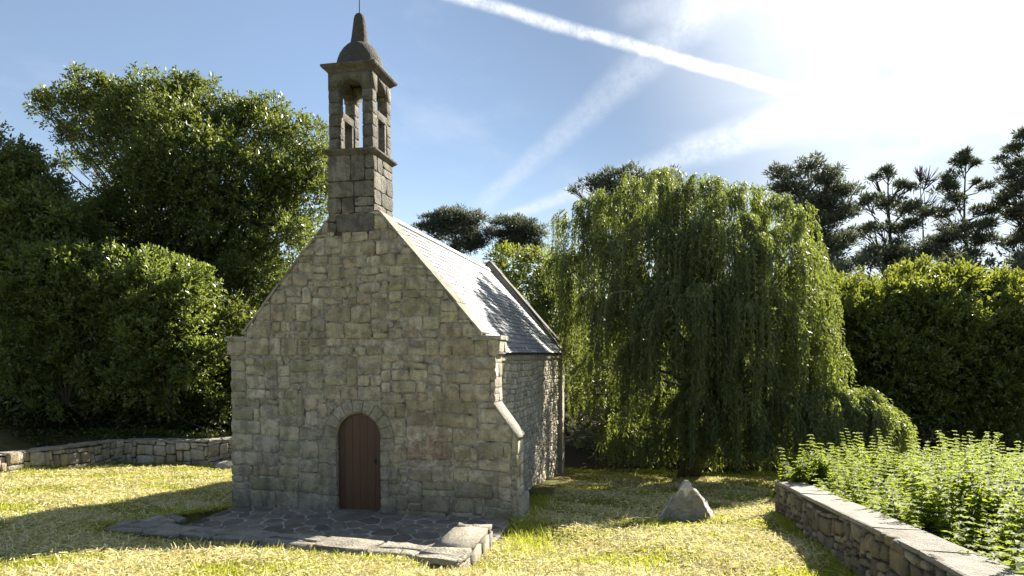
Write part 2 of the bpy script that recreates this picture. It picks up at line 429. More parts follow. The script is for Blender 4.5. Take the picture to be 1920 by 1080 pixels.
def pack(acc, P, xr, zlo, zhi, rng, cell=.07, ws=(2, 10), hs=(2, 3, 3, 4, 4, 5), gap=.010, t=(.008, .036), pal=PAL_FRONT, clip=None, push=None, rust=None, warp=.03, step=.10, jit=.007, skip=None):
    """random ashlar bond: greedy packing of blocks of many sizes into a cell grid"""
    x_lo = min(r[0] for i in range(60) for r in xr(zlo + (zhi - zlo) * (i + .5) / 60)); x_hi = max(r[-1] for i in range(60) for r in xr(zlo + (zhi - zlo) * (i + .5) / 60))
    nx_, nz_ = int(math.ceil((x_hi - x_lo) / cell)), int(math.ceil((zhi - zlo) / cell))
    used = [[False] * nx_ for _ in range(nz_)]
    for j in range(nz_):
        rs_ = xr(min(zlo + (j + .5) * cell, zhi - .01))
        for i in range(nx_):
            xx = x_lo + (i + .5) * cell
            if not any(a - cell * .5 <= xx <= b_ + cell * .5 for a, b_ in rs_): used[j][i] = True
    ph = rng.uniform(0, 9)
    def W(x, z):
        k = min(1, max(0, (z - zlo) / .3))
        return (x + warp * .6 * math.sin(z * 2.3 + x * .9 + ph) * k, z + warp * (math.sin(x * 1.3 + ph + z * .7) + .5 * math.sin(x * 3.1 + z * 2.2 + ph)) * k)
    lasth = rng.choice(hs)
    for j in range(nz_):
        for i in range(nx_):
            if used[j][i]: continue
            run_ = 0
            while i + run_ < nx_ and not used[j][i + run_] and run_ < ws[1] + 2: run_ += 1
            w_ = int(rng.triangular(ws[0], ws[1] + 1, (ws[0] + ws[1]) * .42)); 
            if run_ - w_ < 2: w_ = run_
            h_ = lasth if rng.random() < .55 else rng.choice(hs)
            if w_ <= 2: h_ = max(h_, 2)
            h_ = min(h_, nz_ - j)
            if nz_ - j - h_ == 1: h_ += 1
            ok = 1
            while ok < h_ and not any(used[j + ok][i + q] for q in range(w_)): ok += 1
            h_ = ok; lasth = max(2, h_) if h_ > 1 else rng.choice(hs)
            for q in range(h_):
                for p_ in range(w_): used[j + q][i + p_] = True
            a0, b0, a1, b1 = x_lo + i * cell, zlo + j * cell, min(x_lo + (i + w_) * cell, x_hi), min(zlo + (j + h_) * cell, zhi)
            o = lambda: rng.uniform(-.010, .010)
            poly = [W(a0, b0), W(a1, b0), W(a1, b1), W(a0, b1)]
            poly = [(x + o(), z + o()) for x, z in poly]
            if clip: poly = clip(poly)
            if len(poly) < 3: continue
            cxx, czz = sum(p[0] for p in poly) / len(poly), sum(p[1] for p in poly) / len(poly)
            if skip and skip(cxx, czz): continue
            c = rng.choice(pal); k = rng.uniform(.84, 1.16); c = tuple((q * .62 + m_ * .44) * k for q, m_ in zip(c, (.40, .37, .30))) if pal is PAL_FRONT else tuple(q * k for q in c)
            if rust and rust(cxx, czz): c = (.31 * k, .225 * k, .14 * k)
            emit(acc, poly, P, rng, gap * rng.uniform(.4, 1.9), rng.uniform(*t), c, step, jit, push)
def prism(acc, outline, P, d0, d1, c=(.3, .3, .3)):
    """outline (x,z) extruded between offsets d0 and d1"""
    n = len(outline)
    vs = [P(x, z, d0) for x, z in outline] + [P(x, z, d1) for x, z in outline]
    acc.add(vs, [tuple(range(n)), tuple(range(2 * n - 1, n - 1, -1))] + [(i, i + n, (i + 1) % n + n, (i + 1) % n) for i in range(n)], c)
def rock(acc, x0, x1, y0, y1, z0, z1, rng, c, bev=.02, jit=.008, sub=1):
    """a rough-edged dressed block"""
    bm = bmesh.new(); bmesh.ops.create_cube(bm, size=1)
    for v in bm.verts: v.co = ((x0 + x1) / 2 + v.co.x * (x1 - x0), (y0 + y1) / 2 + v.co.y * (y1 - y0), (z0 + z1) / 2 + v.co.z * (z1 - z0))
    if sub: bmesh.ops.subdivide_edges(bm, edges=bm.edges[:], cuts=sub, use_grid_fill=True)
    es = [e for e in bm.edges if len(e.link_faces) == 2 and e.link_faces[0].normal.dot(e.link_faces[1].normal) < .5]
    bmesh.ops.recalc_face_normals(bm, faces=bm.faces[:])
    es = [e for e in bm.edges if e.calc_face_angle(0) > .8]
    bmesh.ops.bevel(bm, geom=es, offset=min(bev, min(x1 - x0, y1 - y0, z1 - z0) * .3), segments=2, affect='EDGES', profile=.6)
    for v in bm.verts: v.co += Vector((rng.uniform(-jit, jit), rng.uniform(-jit, jit), rng.uniform(-jit, jit)))
    bm.verts.index_update()
    acc.add([v.co.copy() for v in bm.verts], [tuple(v.index for v in f.verts) for f in bm.faces], c)
    bm.free()

# ------------------------------------------------------------------ the chapel
chapel = empty('chapel', (OX, OY, 0), YAW)
tag(chapel, 'small granite chapel with slate roof, open bell tower on its gable and arched wooden door', 'chapel')
rng = random.Random(5)
HE, HK, SL = 2.46, 2.79, 1.155       # gable foot half width, kneeler half width, gable slope
ZK = 3.36                            # top of the kneelers
def gable_z(u): return ZK + (HE + .06 - abs(u)) * SL
LEN = 11.2
DR, DS = .462, 1.455                 # door half width, spring height
P_front = lambda x, z, d: Vector((x, -d, z))
P_right = lambda u0: (lambda s, z, d: Vector((u0 + d, s, z)))
P_left = lambda u0: (lambda s, z, d: Vector((u0 - d, s, z)))
def arch_pts(r, zs, n=14): return [(r * math.cos(math.pi * i / n), zs + r * math.sin(math.pi * i / n)) for i in range(n + 1)]

# front wall: mortar core with the doorway cut out, then every stone as relief
core = Acc()
out = [(-2.70, -.35), (-DR, -.35)] + [(x, z) for x, z in arch_pts(DR, DS)][::-1] + [(DR, -.35), (3.10, -.35), (3.10, 1.53), (2.68, 2.12), (2.68, 3.02), (HK - .02, 3.06), (HK - .02, ZK - .02), (HE, ZK - .02)]
out += [(.44, gable_z(.44)), (-.44, gable_z(.44)), (-HE, ZK - .02), (-HK + .02, ZK - .02), (-HK + .02, 3.05), (-2.70, 3.0)]
prism(core, out, P_front, 0, -.62)
core.build('front_wall_core', M_mortar, chapel)['label'] = 'lime mortar joints of the front wall'
st = Acc()
def fclip(poly):
    zc = sum(p[1] for p in poly) / len(poly)
    if zc > ZK - .02:
        for s in (1, -1): poly = halfplane(poly, s * SL, 1, ZK + (HE + .06) * SL)
    if zc < 2.3: poly = halfplane(poly, 1.40, 1, 1.40 * 3.12 + 1.53) if zc < 2.25 else poly
    return poly
def fx_range(z):
    if z < 1.53: return [(-2.73, -.72), (.72, 3.13)] if False else [(-2.73, 3.13)]
    if z < 2.12: return [(-2.73, 3.13)]
    if z < 3.04: return [(-2.73, 2.71)]
    if z < ZK - .02: return [(-HK, HK)]
    q = HE + .06 - (z - ZK - .2) / SL
    return [(-q, q)]
RO = DR + .25
def arch_push(x, z):
    if z > DS:
        r = math.hypot(x, z - DS)
        if r < RO and r > 1e-4: return (x * RO / r, DS + (z - DS) * RO / r)
    elif abs(x) < DR + .03: return ((DR + .03) * (1 if x > 0 else -1), z)
    return (x, z)
def in_door(x, z): return (abs(x) < DR + .02 and z < DS) or math.hypot(x, z - DS) < RO - .05
def fx_door(z):
    r = fx_range(z)
    if z < DS: return [(r[0][0], -DR - .02), (DR + .02, r[0][1])]
    if z < DS + RO:
        k = math.sqrt(max(0, RO ** 2 - (z - DS) ** 2)) * .9
        return [(r[0][0], -max(k, .05)), (max(k, .05), r[0][1])]
    return r
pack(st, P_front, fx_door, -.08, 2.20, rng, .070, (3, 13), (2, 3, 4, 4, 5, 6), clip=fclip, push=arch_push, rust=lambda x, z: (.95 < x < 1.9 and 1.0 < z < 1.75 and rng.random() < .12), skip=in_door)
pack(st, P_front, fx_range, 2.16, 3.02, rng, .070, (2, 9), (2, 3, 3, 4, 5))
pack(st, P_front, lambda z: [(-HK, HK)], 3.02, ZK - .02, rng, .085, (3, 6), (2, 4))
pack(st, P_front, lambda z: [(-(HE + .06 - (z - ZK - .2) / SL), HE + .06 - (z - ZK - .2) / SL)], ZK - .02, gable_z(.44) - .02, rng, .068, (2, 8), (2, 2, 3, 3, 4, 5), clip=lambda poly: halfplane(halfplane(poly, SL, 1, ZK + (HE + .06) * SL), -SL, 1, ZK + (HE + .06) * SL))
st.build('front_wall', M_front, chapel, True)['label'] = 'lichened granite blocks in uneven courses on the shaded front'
# doorway surround: voussoirs and jamb stones with a rounded inner edge
sur = Acc()
nv = 9
for i in range(nv):
    a0, a1 = math.pi * i / nv + .012, math.pi * (i + 1) / nv - .012
    prof = [(DR - .012, -.2), (DR - .012, .0), (DR + .028, .045), (DR + .07, .05), (DR + .09, .036), (RO - .02, .034), (RO, .01), (RO, -.05)]
    vs, fs = [], []; k = 5; c = toned((.30, .275, .22), rng)
    for j in range(k):
        a = a0 + (a1 - a0) * j / (k - 1)
        for r, d in prof: vs.append((r * math.cos(a), -d + rng.uniform(-.003, .003), DS + r * math.sin(a)))
    m_ = len(prof)
    for j in range(k - 1):
        for q in range(m_ - 1): fs.append((j * m_ + q, j * m_ + q + 1, (j + 1) * m_ + q + 1, (j + 1) * m_ + q))
    fs += [tuple(range(m_)), tuple(reversed([(k - 1) * m_ + q for q in range(m_)]))]
    sur.add(vs, fs, c)
for s in (-1, 1):
    z = 0.0
    for h, wd in ((.30, .30), (.34, .16), (.27, .34), (.29, .18), (.255, .27)):
        c = toned((.30, .275, .22), rng)
        a, b_ = sorted((s * (DR - .012), s * (DR + wd)))
        rock(sur, a, b_, -.042, .2, z + .006, z + h - .006, rng, c, .03, .003)
        z += h
    a, b_ = sorted((s * (DR + .04), s * (DR - .12)))   # canted foot stone
    sur.add([(s * (DR + .02), -.05, -.02), (s * (DR - .07), -.05, -.02), (s * (DR + .02), -.05, .17), (s * (DR + .02), .17, -.02), (s * (DR - .07), .17, -.02), (s * (DR + .02), .17, .17)],
            [(0, 1, 2), (3, 5, 4), (1, 4, 5, 2), (0, 3, 4, 1)], (.22, .21, .18))
rock(sur, -DR - .05, DR + .05, -.16, .2, -.10, .035, rng, (.20, .19, .17), .02, .004)
sur.build('door_surround', M_front, chapel, False)
# door of vertical planks
dr = Acc(); npk = 6
for i in range(npk):
    a, b_ = -DR + 2 * DR * i / npk + .003, -DR + 2 * DR * (i + 1) / npk - .003
    top = [(x, DS + math.sqrt(max(0, DR ** 2 - x * x))) for x in (b_, (a + b_) / 2, a)]
    prism(dr, [(a, .02), (b_, .02)] + top, P_front, -.065, -.12, tuple([rng.uniform(.7, 1.2)] * 3))
prism(dr, [(-DR, .0), (DR, .0)] + arch_pts(DR + .02, DS), P_front, -.072, -.13, (.25, .25, .25))
door = dr.build('door', M_wood, chapel)
hd = Acc(); rock(hd, .30, .335, .05, .072, .93, 1.03, rng, (.1, .1, .1), .006, 0)
vs, fs = tube_np([([Vector((.317, .06, .985)), Vector((.317, .03, .985)), Vector((.27, .027, .985))], [.009, .009, .008])], 8); hd.add(vs, fs)
hd.build('handle', M_iron, door)

# right flank: rubble wall, buttress returns, left flank and rear gable
side = Acc(); WU = 2.40
rr = random.Random(11)
rock_c = (.3, .28, .22)
core2 = Acc()
prism(core2, [(.6, -1.6), (LEN - .3, -1.6), (LEN - .3, 3.04), (.6, 3.04)], P_right(WU), 0, -.55)
core2.build('side_wall_core', M_joint, chapel)['label'] = 'mortar joints of the long side wall'
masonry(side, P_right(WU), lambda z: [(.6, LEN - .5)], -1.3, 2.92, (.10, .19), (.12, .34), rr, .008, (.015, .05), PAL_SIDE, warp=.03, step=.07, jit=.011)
x = .62
while x < LEN - .6:                                     # eaves course
    wd = rr.uniform(.5, .9); rock(side, WU - .3, WU + .085, x, min(x + wd, LEN - .5) - .01, 2.90, 3.03, rr, (.33, .31, .26), .015, .006); x += wd
side.build('side_wall', M_side, chapel, True)['label'] = 'rubble stone wall catching raking sunlight'
lw = Acc()
prism(lw, [(.6, -1.5), (LEN - .3, -1.5), (LEN - .3, 3.04), (.6, 3.04)], P_left(-WU), 0, -.55)
masonry(lw, P_left(-WU), lambda z: [(.6, LEN - .5)], -1.3, 3.0, (.14, .26), (.2, .5), rr, .01, (.01, .04), PAL_SIDE, warp=.03, step=.1)
lw.build('side_wall', M_side, chapel, True)['label'] = 'far long side wall'
# returns of the front wall (the sunlit edge of the buttress)
ret = Acc()
masonry(ret, P_right(3.10), lambda z: [(0, .62)], -.3, 1.50, (.2, .34), (.26, .45), rr, .008, (.005, .02), PAL_SIDE, warp=.0, step=.09)
for Pf, za, zb, hr_ in ((P_right(2.68), 2.16, 3.04, (.2, .3)), (P_right(HK - .02), 3.08, ZK - .02, (.26, .3)), (P_left(-2.70), -.3, 3.04, (.2, .34)), (P_left(-HK + .02), 3.08, ZK - .02, (.26, .3))):
    we = Acc(); masonry(we, Pf, lambda z: [(0, .62)], za, zb, hr_, (.28, .5), rr, .008, (.005, .02), PAL_SIDE, warp=.0, step=.09)
    we.build('wall_end', M_side, chapel, True)
ret.add([(2.66, -.02, 2.17), (3.13, -.02, 1.53), (3.13, .64, 1.53), (2.66, .64, 2.17), (2.66, -.02, 2.10), (3.13, -.02, 1.46), (3.13, .64, 1.46), (2.66, .64, 2.10)],
        [(0, 1, 2, 3), (4, 5, 1, 0), (1, 5, 6, 2), (3, 2, 6, 7), (7, 6, 5, 4)], (.27, .255, .22))
ret.build('buttress', M_side, chapel, True)['label'] = 'sunlit sloped buttress on the right corner'
pl = Acc()
rock(pl, 3.02, 3.22, .03, .66, -.3, .42, rr, (.36, .34, .28), .04, .012)
rock(pl, 2.6, 3.16, .62, .95, -.4, .22, rr, (.34, .32, .27), .04, .015)
pl.build('plinth', M_side, chapel, True)
# rear gable with its raised verge and far corner buttress
rg = Acc()
og = [(-2.75, -1.6), (2.56, -1.6), (2.56, 3.05), (2.62, 3.1), (2.62, ZK - .15), (HE, ZK - .1), (0, gable_z(0) + .02), (-HE, ZK), (-HK, ZK), (-HK, 3.1), (-2.75, 3.05)]
prism(rg, og, lambda x, z, d: Vector((x, LEN - .35 + d, z)), 0, .6, (.30, .28, .24))
masonry(rg, P_right(2.56), lambda z: [(LEN - .35, LEN + .25)], -1.3, 3.05, (.2, .34), (.26, .45), rr, .008, (.005, .02), PAL_SIDE, warp=.0, step=.09)
rg.build('rear_wall', M_side, chapel)
# copings along both gables
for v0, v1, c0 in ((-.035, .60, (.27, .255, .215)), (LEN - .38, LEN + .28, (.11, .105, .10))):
    for s in (-1, 1):
        cp = Acc(); ua = HE - .03; end = .45 if v0 < 1 else .0
        while ua > end + .02:
            ub = max(end, ua - rr.uniform(.34, .62))
            if ub - end < .15: ub = end
            za, zb = gable_z(ua) - .03, gable_z(ub) - .03
            k = rr.uniform(.03, .045); c = toned(c0, rr)
            vs = []
            for yy in (v0 + rr.uniform(-.012, .008), v1):
                for (uu, zz, o) in ((ua, za, 0), (ub, zb, 0), (ub, zb, 1), (ua, za, 1)):
                    vs.append((s * (uu + o * k * .75), yy, zz + o * k * .66 + rr.uniform(-.005, .005)))
            cp.add(vs, [(0, 1, 2, 3), (7, 6, 5, 4), (3, 2, 6, 7), (0, 3, 7, 4), (1, 5, 6, 2), (0, 4, 5, 1)], c)
            ua = ub
        cp.build('coping', M_front, chapel)
for s in (-1, 1):
    kn = Acc(); a, b_ = sorted((s * (HE - .2), s * (HK + .02)))
    rock(kn, a, b_, -.05, .64, ZK - .05, ZK + .03, rr, (.30, .285, .24), .02, .008)
    kn.build('kneeler', M_front, chapel)
# slate roof
rf = Acc(); rs = random.Random(3)
RZ, EZ, EU = 5.96, 3.07, 2.56
def roof_pt(s, q, v, n_):    # q from eaves (0) to ridge (1)
    u_ = EU * (1 - q); z_ = EZ + (RZ - EZ) * q; nn = Vector((RZ - EZ, EU)).normalized()
    return Vector((s * (u_ + nn.x * n_), v, z_ + nn.y * n_))
rows = 25; V0, V1 = .60, LEN - .36
for s in (-1, 1):
    rf.add([roof_pt(s, 0, V0, -.06), roof_pt(s, 0, V1, -.06), roof_pt(s, 1, V1, -.06), roof_pt(s, 1, V0, -.06)], [(0, 1, 2, 3)], (.08, .08, .085))
    for r in range(rows):
        q0, q1 = r / rows, min(1.0, (r + 1.35) / rows)
        v = V0 - rs.uniform(0, .2); sag = 0
        while v < V1:
            wd = rs.uniform(.19, .25); a, b_ = max(v, V0) + .002, min(v + wd, V1) - .002; v += wd
            if b_ - a < .03: continue
            k = rs.uniform(.75, 1.2); c = (.20 * k, .205 * k, .215 * k)
            l0, l1 = rs.uniform(.018, .028), rs.uniform(.018, .028); dq = rs.uniform(-.0012, .0012)
            vs = [roof_pt(s, q0 + dq, a, l0), roof_pt(s, q0 + dq, b_, l1), roof_pt(s, q1, b_, .002), roof_pt(s, q1, a, .002),
                  roof_pt(s, q0 + dq, a, l0 - .012), roof_pt(s, q0 + dq, b_, l1 - .012)]
            rf.add(vs, [(0, 1, 2, 3), (4, 5, 1, 0), (4, 0, 3), (1, 5, 2)], c)
roof = rf.build('roof', M_slate, chapel)
rc = Acc(); v = V0
while v < V1:
    v2 = min(v + .4, V1)
    for s in (-1, 1):
        rc.add([roof_pt(s, 1, v, .055), roof_pt(s, 1, v2 - .01, .055), roof_pt(s, .965, v2 - .01, .045), roof_pt(s, .965, v, .045), roof_pt(s, .965, v2 - .01, .02), roof_pt(s, .965, v, .02)], [(0, 1, 2, 3), (3, 2, 4, 5)], (.30, .30, .29))
    v = v2
rc.build('ridge_cap', M_slate, roof)

# bell tower
TU, T0, T1 = -.09, -.03, .93      # centre u, front and back v
tw = empty('bell_tower', (TU, 0, 0)); tw.parent = chapel
rt = random.Random(8)
def tcol(): k = rt.uniform(.8, 1.2); return tuple(q * k for q in rt.choice(PAL_TOWER))
tb = Acc(); HB = .465; Z0, Z1 = 5.55, 6.80
prism(tb, [(-HB + .01, 5.3), (HB - .01, 5.3), (HB - .01, Z1), (-HB + .01, Z1)], lambda x, z, d: Vector((x, T0 + .02 + d, z)), 0, T1 - T0 - .04, (.1, .09, .08))
for Pf, rg_ in ((lambda x, z, d: Vector((x, T0 - d, z)), (-HB - .01, HB + .01)), (lambda x, z, d: Vector((-x, T1 + d, z)), (-HB, HB)),
                (lambda x, z, d: Vector((HB + d, x, z)), (T0, T1)), (lambda x, z, d: Vector((-HB - d, -x, z)), (-T1, -T0))):
    masonry(tb, Pf, lambda z: [rg_], 5.35 if rg_ [0] < -.4 else 5.35, Z1, (.24, .36), (.28, .62), rt, .007, (.004, .014), PAL_TOWER, warp=.0, step=.12, jit=.004)
tb.build('tower_base', M_tower, tw, True)
# string course and cornice: moulded slabs
def slab(acc, hx, y0, y1, z0, z1, prof, c):
    vs, fs = [], []
    for o, zz in prof: vs += [(-hx - o, y0 - o, z0 + (z1 - z0) * zz), (hx + o, y0 - o, z0 + (z1 - z0) * zz), (hx + o, y1 + o, z0 + (z1 - z0) * zz), (-hx - o, y1 + o, z0 + (z1 - z0) * zz)]
    for r in range(len(prof) - 1):
        for i in range(4): fs.append((r * 4 + i, r * 4 + (i + 1) % 4, r * 4 + 4 + (i + 1) % 4, r * 4 + 4 + i))
    fs += [(3, 2, 1, 0), tuple(len(prof) * 4 - 4 + i for i in range(4))]
    acc.add([Vector(p) + Vector((rt.uniform(-.004, .004), rt.uniform(-.004, .004), rt.uniform(-.004, .004))) for p in vs], fs, c)
sc_ = Acc(); slab(sc_, HB - .01, T0 + .01, T1 - .01, 6.79, 6.92, [(0, 0), (.03, .2), (.085, .55), (.085, .8), (.02, 1)], (.17, .16, .14)); sc_.build('string_course', M_tower, tw)
HP, Y0, Y1, ZB, ZT = .445, T0 + .02, T1 - .02, 6.91, 8.62
pr = Acc()
def stack(x0, x1, y0, y1, z0, z1, n_):
    h = (z1 - z0) / n_
    for i in range(n_): rock(pr, x0, x1, y0, y1, z0 + i * h + .004, z0 + (i + 1) * h - .004, rt, tcol(), .022, .005)
FO = .235                          # half width of front opening
pw = .17                           # wall thickness
dep = Y1 - Y0
for sx in (-1, 1):                 # piers left and right of front and back openings
    xa, xb = sorted((sx * FO, sx * HP))
    for ya, yb in ((Y0, Y0 + .21), (Y1 - .21, Y1)):
        stack(xa, xb, ya, yb, ZB, 8.22, 5)
# lintels front and back cut to an arch
for ya, yb in ((Y0, Y0 + .24), (Y1 - .24, Y1)):
    o = [(-HP, 8.22), (-FO - .005, 8.22)] + [(FO * math.cos(math.pi * (1 - i / 8)), 8.22 + FO * math.sin(math.pi * i / 8)) for i in range(1, 8)] + [(FO + .005, 8.22), (HP, 8.22), (HP, ZT), (-HP, ZT)]
    prism(pr, o, lambda x, z, d: Vector((x, ya + d, z)), 0, yb - ya, tcol())
for sx in (-1, 1):                 # side walls: transom and head between the piers
    xa, xb = sorted((sx * (HP - .2), sx * (HP - .005)))
    rock(pr, xa, xb, Y0 + .195, Y1 - .195, 7.66, 7.84, rt, tcol(), .015, .004)
    o = [(Y0 + .20, 8.26), (Y0 + .33, 8.36), ((Y0 + Y1) / 2, 8.48), (Y1 - .33, 8.36), (Y1 - .20, 8.26), (Y1 - .20, ZT), (Y0 + .20, ZT)]
    prism(pr, o, lambda x, z, d: Vector((xa + d, x, z)), 0, xb - xa, tcol())
    for yy in (Y0 + .21, Y1 - .21):    # small shoulders narrowing the slits
        a, b_ = sorted((yy, yy + (.09 if yy < .4 else -.09)))
        rock(pr, xa + .01, xb - .01, a, b_, ZB, 7.66, rt, tcol(), .01, .003)
rock(pr, -HP + .01, HP - .01, Y0 + .01, Y1 - .01, 8.60, 8.64, rt, tcol(), .01, 0)
pr.build('belfry', M_tower, tw, True)
cn = Acc(); slab(cn, HP - .01, Y0, Y1, 8.60, 8.77, [(0, 0), (.02, .12), (.05, .35), (.10, .6), (.115, .8), (.11, 1)], (.15, .14, .125)); cn.build('cornice', M_tower, tw)
dm = Acc(); DC = (Y0 + Y1) / 2
def lathe(acc, prof, c, n_=28, cx=0, cy=0):
    vs, fs = [], []
    for r, z in prof:
        for i in range(n_):
            a = 2 * math.pi * i / n_; rr_ = r * (1 + rt.uniform(-.012, .012))
            vs.append((cx + rr_ * math.cos(a), cy + rr_ * math.sin(a), z))
    for j in range(len(prof) - 1):
        for i in range(n_): fs.append((j * n_ + i, j * n_ + (i + 1) % n_, (j + 1) * n_ + (i + 1) % n_, (j + 1) * n_ + i))
    fs.append(tuple((len(prof) - 1) * n_ + i for i in range(n_)))
    acc.add(vs, fs, c)
lathe(dm, [(.50, 8.76), (.49, 8.80), (.46, 8.85), (.44, 8.93), (.42, 9.0), (.385, 9.08), (.33, 9.17), (.26, 9.24), (.20, 9.275), (.17, 9.28)], (.085, .078, .068), 32, 0, DC)
dm.build('dome', M_tower, tw, True)
pn = Acc(); lathe(pn, [(.20, 9.235), (.205, 9.26), (.185, 9.29), (.16, 9.40), (.135, 9.58), (.112, 9.74), (.10, 9.79), (.07, 9.83), (.03, 9.845)], (.085, .078, .066), 20, 0, DC); pn.build('pinnacle', M_tower, tw, True)
rd = Acc(); vs, fs = tube_np([([Vector((0, DC, 9.8)), Vector((.002, DC, 10.25)), Vector((.0, DC, 10.75))], [.012, .01, .008])], 8); rd.add(vs, fs); rd.build('lightning_rod', M_iron, tw)

for o_ in tw.children:            # the open stage and the dome keep the low proportions of the real tower
    if o_.name.split('.')[0] in ('belfry', 'cornice', 'dome', 'pinnacle', 'lightning_rod'):
        for v_ in o_.data.vertices:
            z_ = v_.co.z
            v_.co.z = 6.91 + (z_ - 6.91) * .845 if z_ < 8.77 else 8.482 + (z_ - 8.77) * 1.06
# ------------------------------------------------------------------ patio: crazy paving, sunken behind a stone kerb
def chapel_pt(u, v, z): x, y = xy(u, v); return Vector((x, y, z))
rp = random.Random(21)
# voronoi-like slabs: relaxed random sites, cells cut by half planes
def voronoi(x0, x1, y0, y1, n_, rng_, inside=lambda x, y: True):
    S = [(rng_.uniform(x0, x1), rng_.uniform(y0, y1)) for _ in range(n_)]
    cells = []
    for it in range(2):
        cells = []
        for i, s in enumerate(S):
            poly = [(x0, y0), (x1, y0), (x1, y1), (x0, y1)]
            near = sorted((j for j in range(n_) if j != i), key=lambda j: (S[j][0] - s[0]) ** 2 + (S[j][1] - s[1]) ** 2)[:16]
            for j in near:
                a, b_ = S[j][0] - s[0], S[j][1] - s[1]
                poly = halfplane(poly, a, b_, a * (s[0] + S[j][0]) / 2 + b_ * (s[1] + S[j][1]) / 2)
                if len(poly) < 3: break
            cells.append(poly)
        if it < 1: S = [(sum(p[0] for p in c) / len(c), sum(p[1] for p in c) / len(c)) if len(c) > 2 else s for c, s in zip(cells, S)]
    return [c for c in cells if len(c) > 2]
pv = Acc()
for c in voronoi(-2.60, 3.0, -3.5, -.03, 165, rp):
    k = rp.uniform(.7, 1.25); cc = tuple(q * k for q in rp.choice([(.25, .225, .19), (.28, .25, .205), (.31, .27, .21), (.21, .195, .17)]))
    emit(pv, c, lambda x, y, d: Vector((x, y, d)), rp, .017, rp.uniform(.008, .02), cc, .12, .006)
patio = empty('patio', (OX, OY, 0), YAW)
tag(patio, 'sunken patio of crazy paving in front of the chapel door', 'patio', kind='structure')
bs = Acc(); bs.add([(-2.62, -3.5, .004), (3.02, -3.5, .004), (3.02, -.0, .004), (-2.62, -.0, .004), (-2.62, -3.5, -.3), (3.02, -3.5, -.3), (3.02, -.0, -.3), (-2.62, -.0, -.3)], [(0, 1, 2, 3), (0, 4, 5, 1), (1, 5, 6, 2)])
bs.build('joint_bed', M_joint, patio)
pv.build('paving_slabs', stone_mat('paving_stone', .25, .0, .3), patio, True)
# kerb: three runs of rough flat stones
kerb = empty('kerb', (OX, OY, 0), YAW)
tag(kerb, 'low U-shaped kerb of pale flat stones enclosing the patio, sunlit at its right end', 'kerb')
kb = Acc(); rk = random.Random(4)
def run(p, q, wd, zt0, zt1, zb, step_):
    d = Vector((q[0] - p[0], q[1] - p[1])); Ln = d.length; d.normalize(); nn = Vector((-d.y, d.x)); s = 0
    while s < Ln - .05:
        l_ = rk.uniform(*step_); l_ = Ln - s if Ln - s - l_ < .2 else l_
        t = (s + l_ / 2) / Ln; zt = zt0 + (zt1 - zt0) * t + rk.uniform(-.015, .015)
        bm_ = Acc(); two = rk.random() < .5
        for (o0, o1) in (((0, wd * .45), (wd * .45, wd)) if two else ((0, wd),)):
            rock(bm_, s + .006, s + l_ - .006, o0 + .004 + rk.uniform(-.02, .02), o1 - .004 + rk.uniform(-.02, .02), zt - .1, zt + rk.uniform(-.012, .012), rk, (0, 0, 0), .03, .02)
        rock(bm_, s + .01, s + l_ * .55, .03, wd - .03, zb, zt - .095, rk, (0, 0, 0), .03, .012)
        rock(bm_, s + l_ * .56, s + l_ - .01, .03, wd - .03, zb, zt - .095, rk, (0, 0, 0), .03, .012)
        k = rk.uniform(.7, 1.2); c = (.34 * k, .315 * k, .26 * k)
        kb.add([Vector((p[0] + d.x * v[0] + nn.x * v[1], p[1] + d.y * v[0] + nn.y * v[1], v[2])) for v in bm_.v], bm_.f, c)
        s += l_
KZ = .40
run((-2.45, -3.42), (3.12, -3.92), .52, .44, .47, -.1, (.45, 1.0))
run((2.62, -3.40), (2.62, -2.15), -.5, .47, .46, -.1, (.9, 1.3))
run((-2.45, -3.40), (-2.02, -2.25), .42, .42, .34, -.1, (.4, .6))
kb.build('kerb_stones', M_curb, kerb, True)

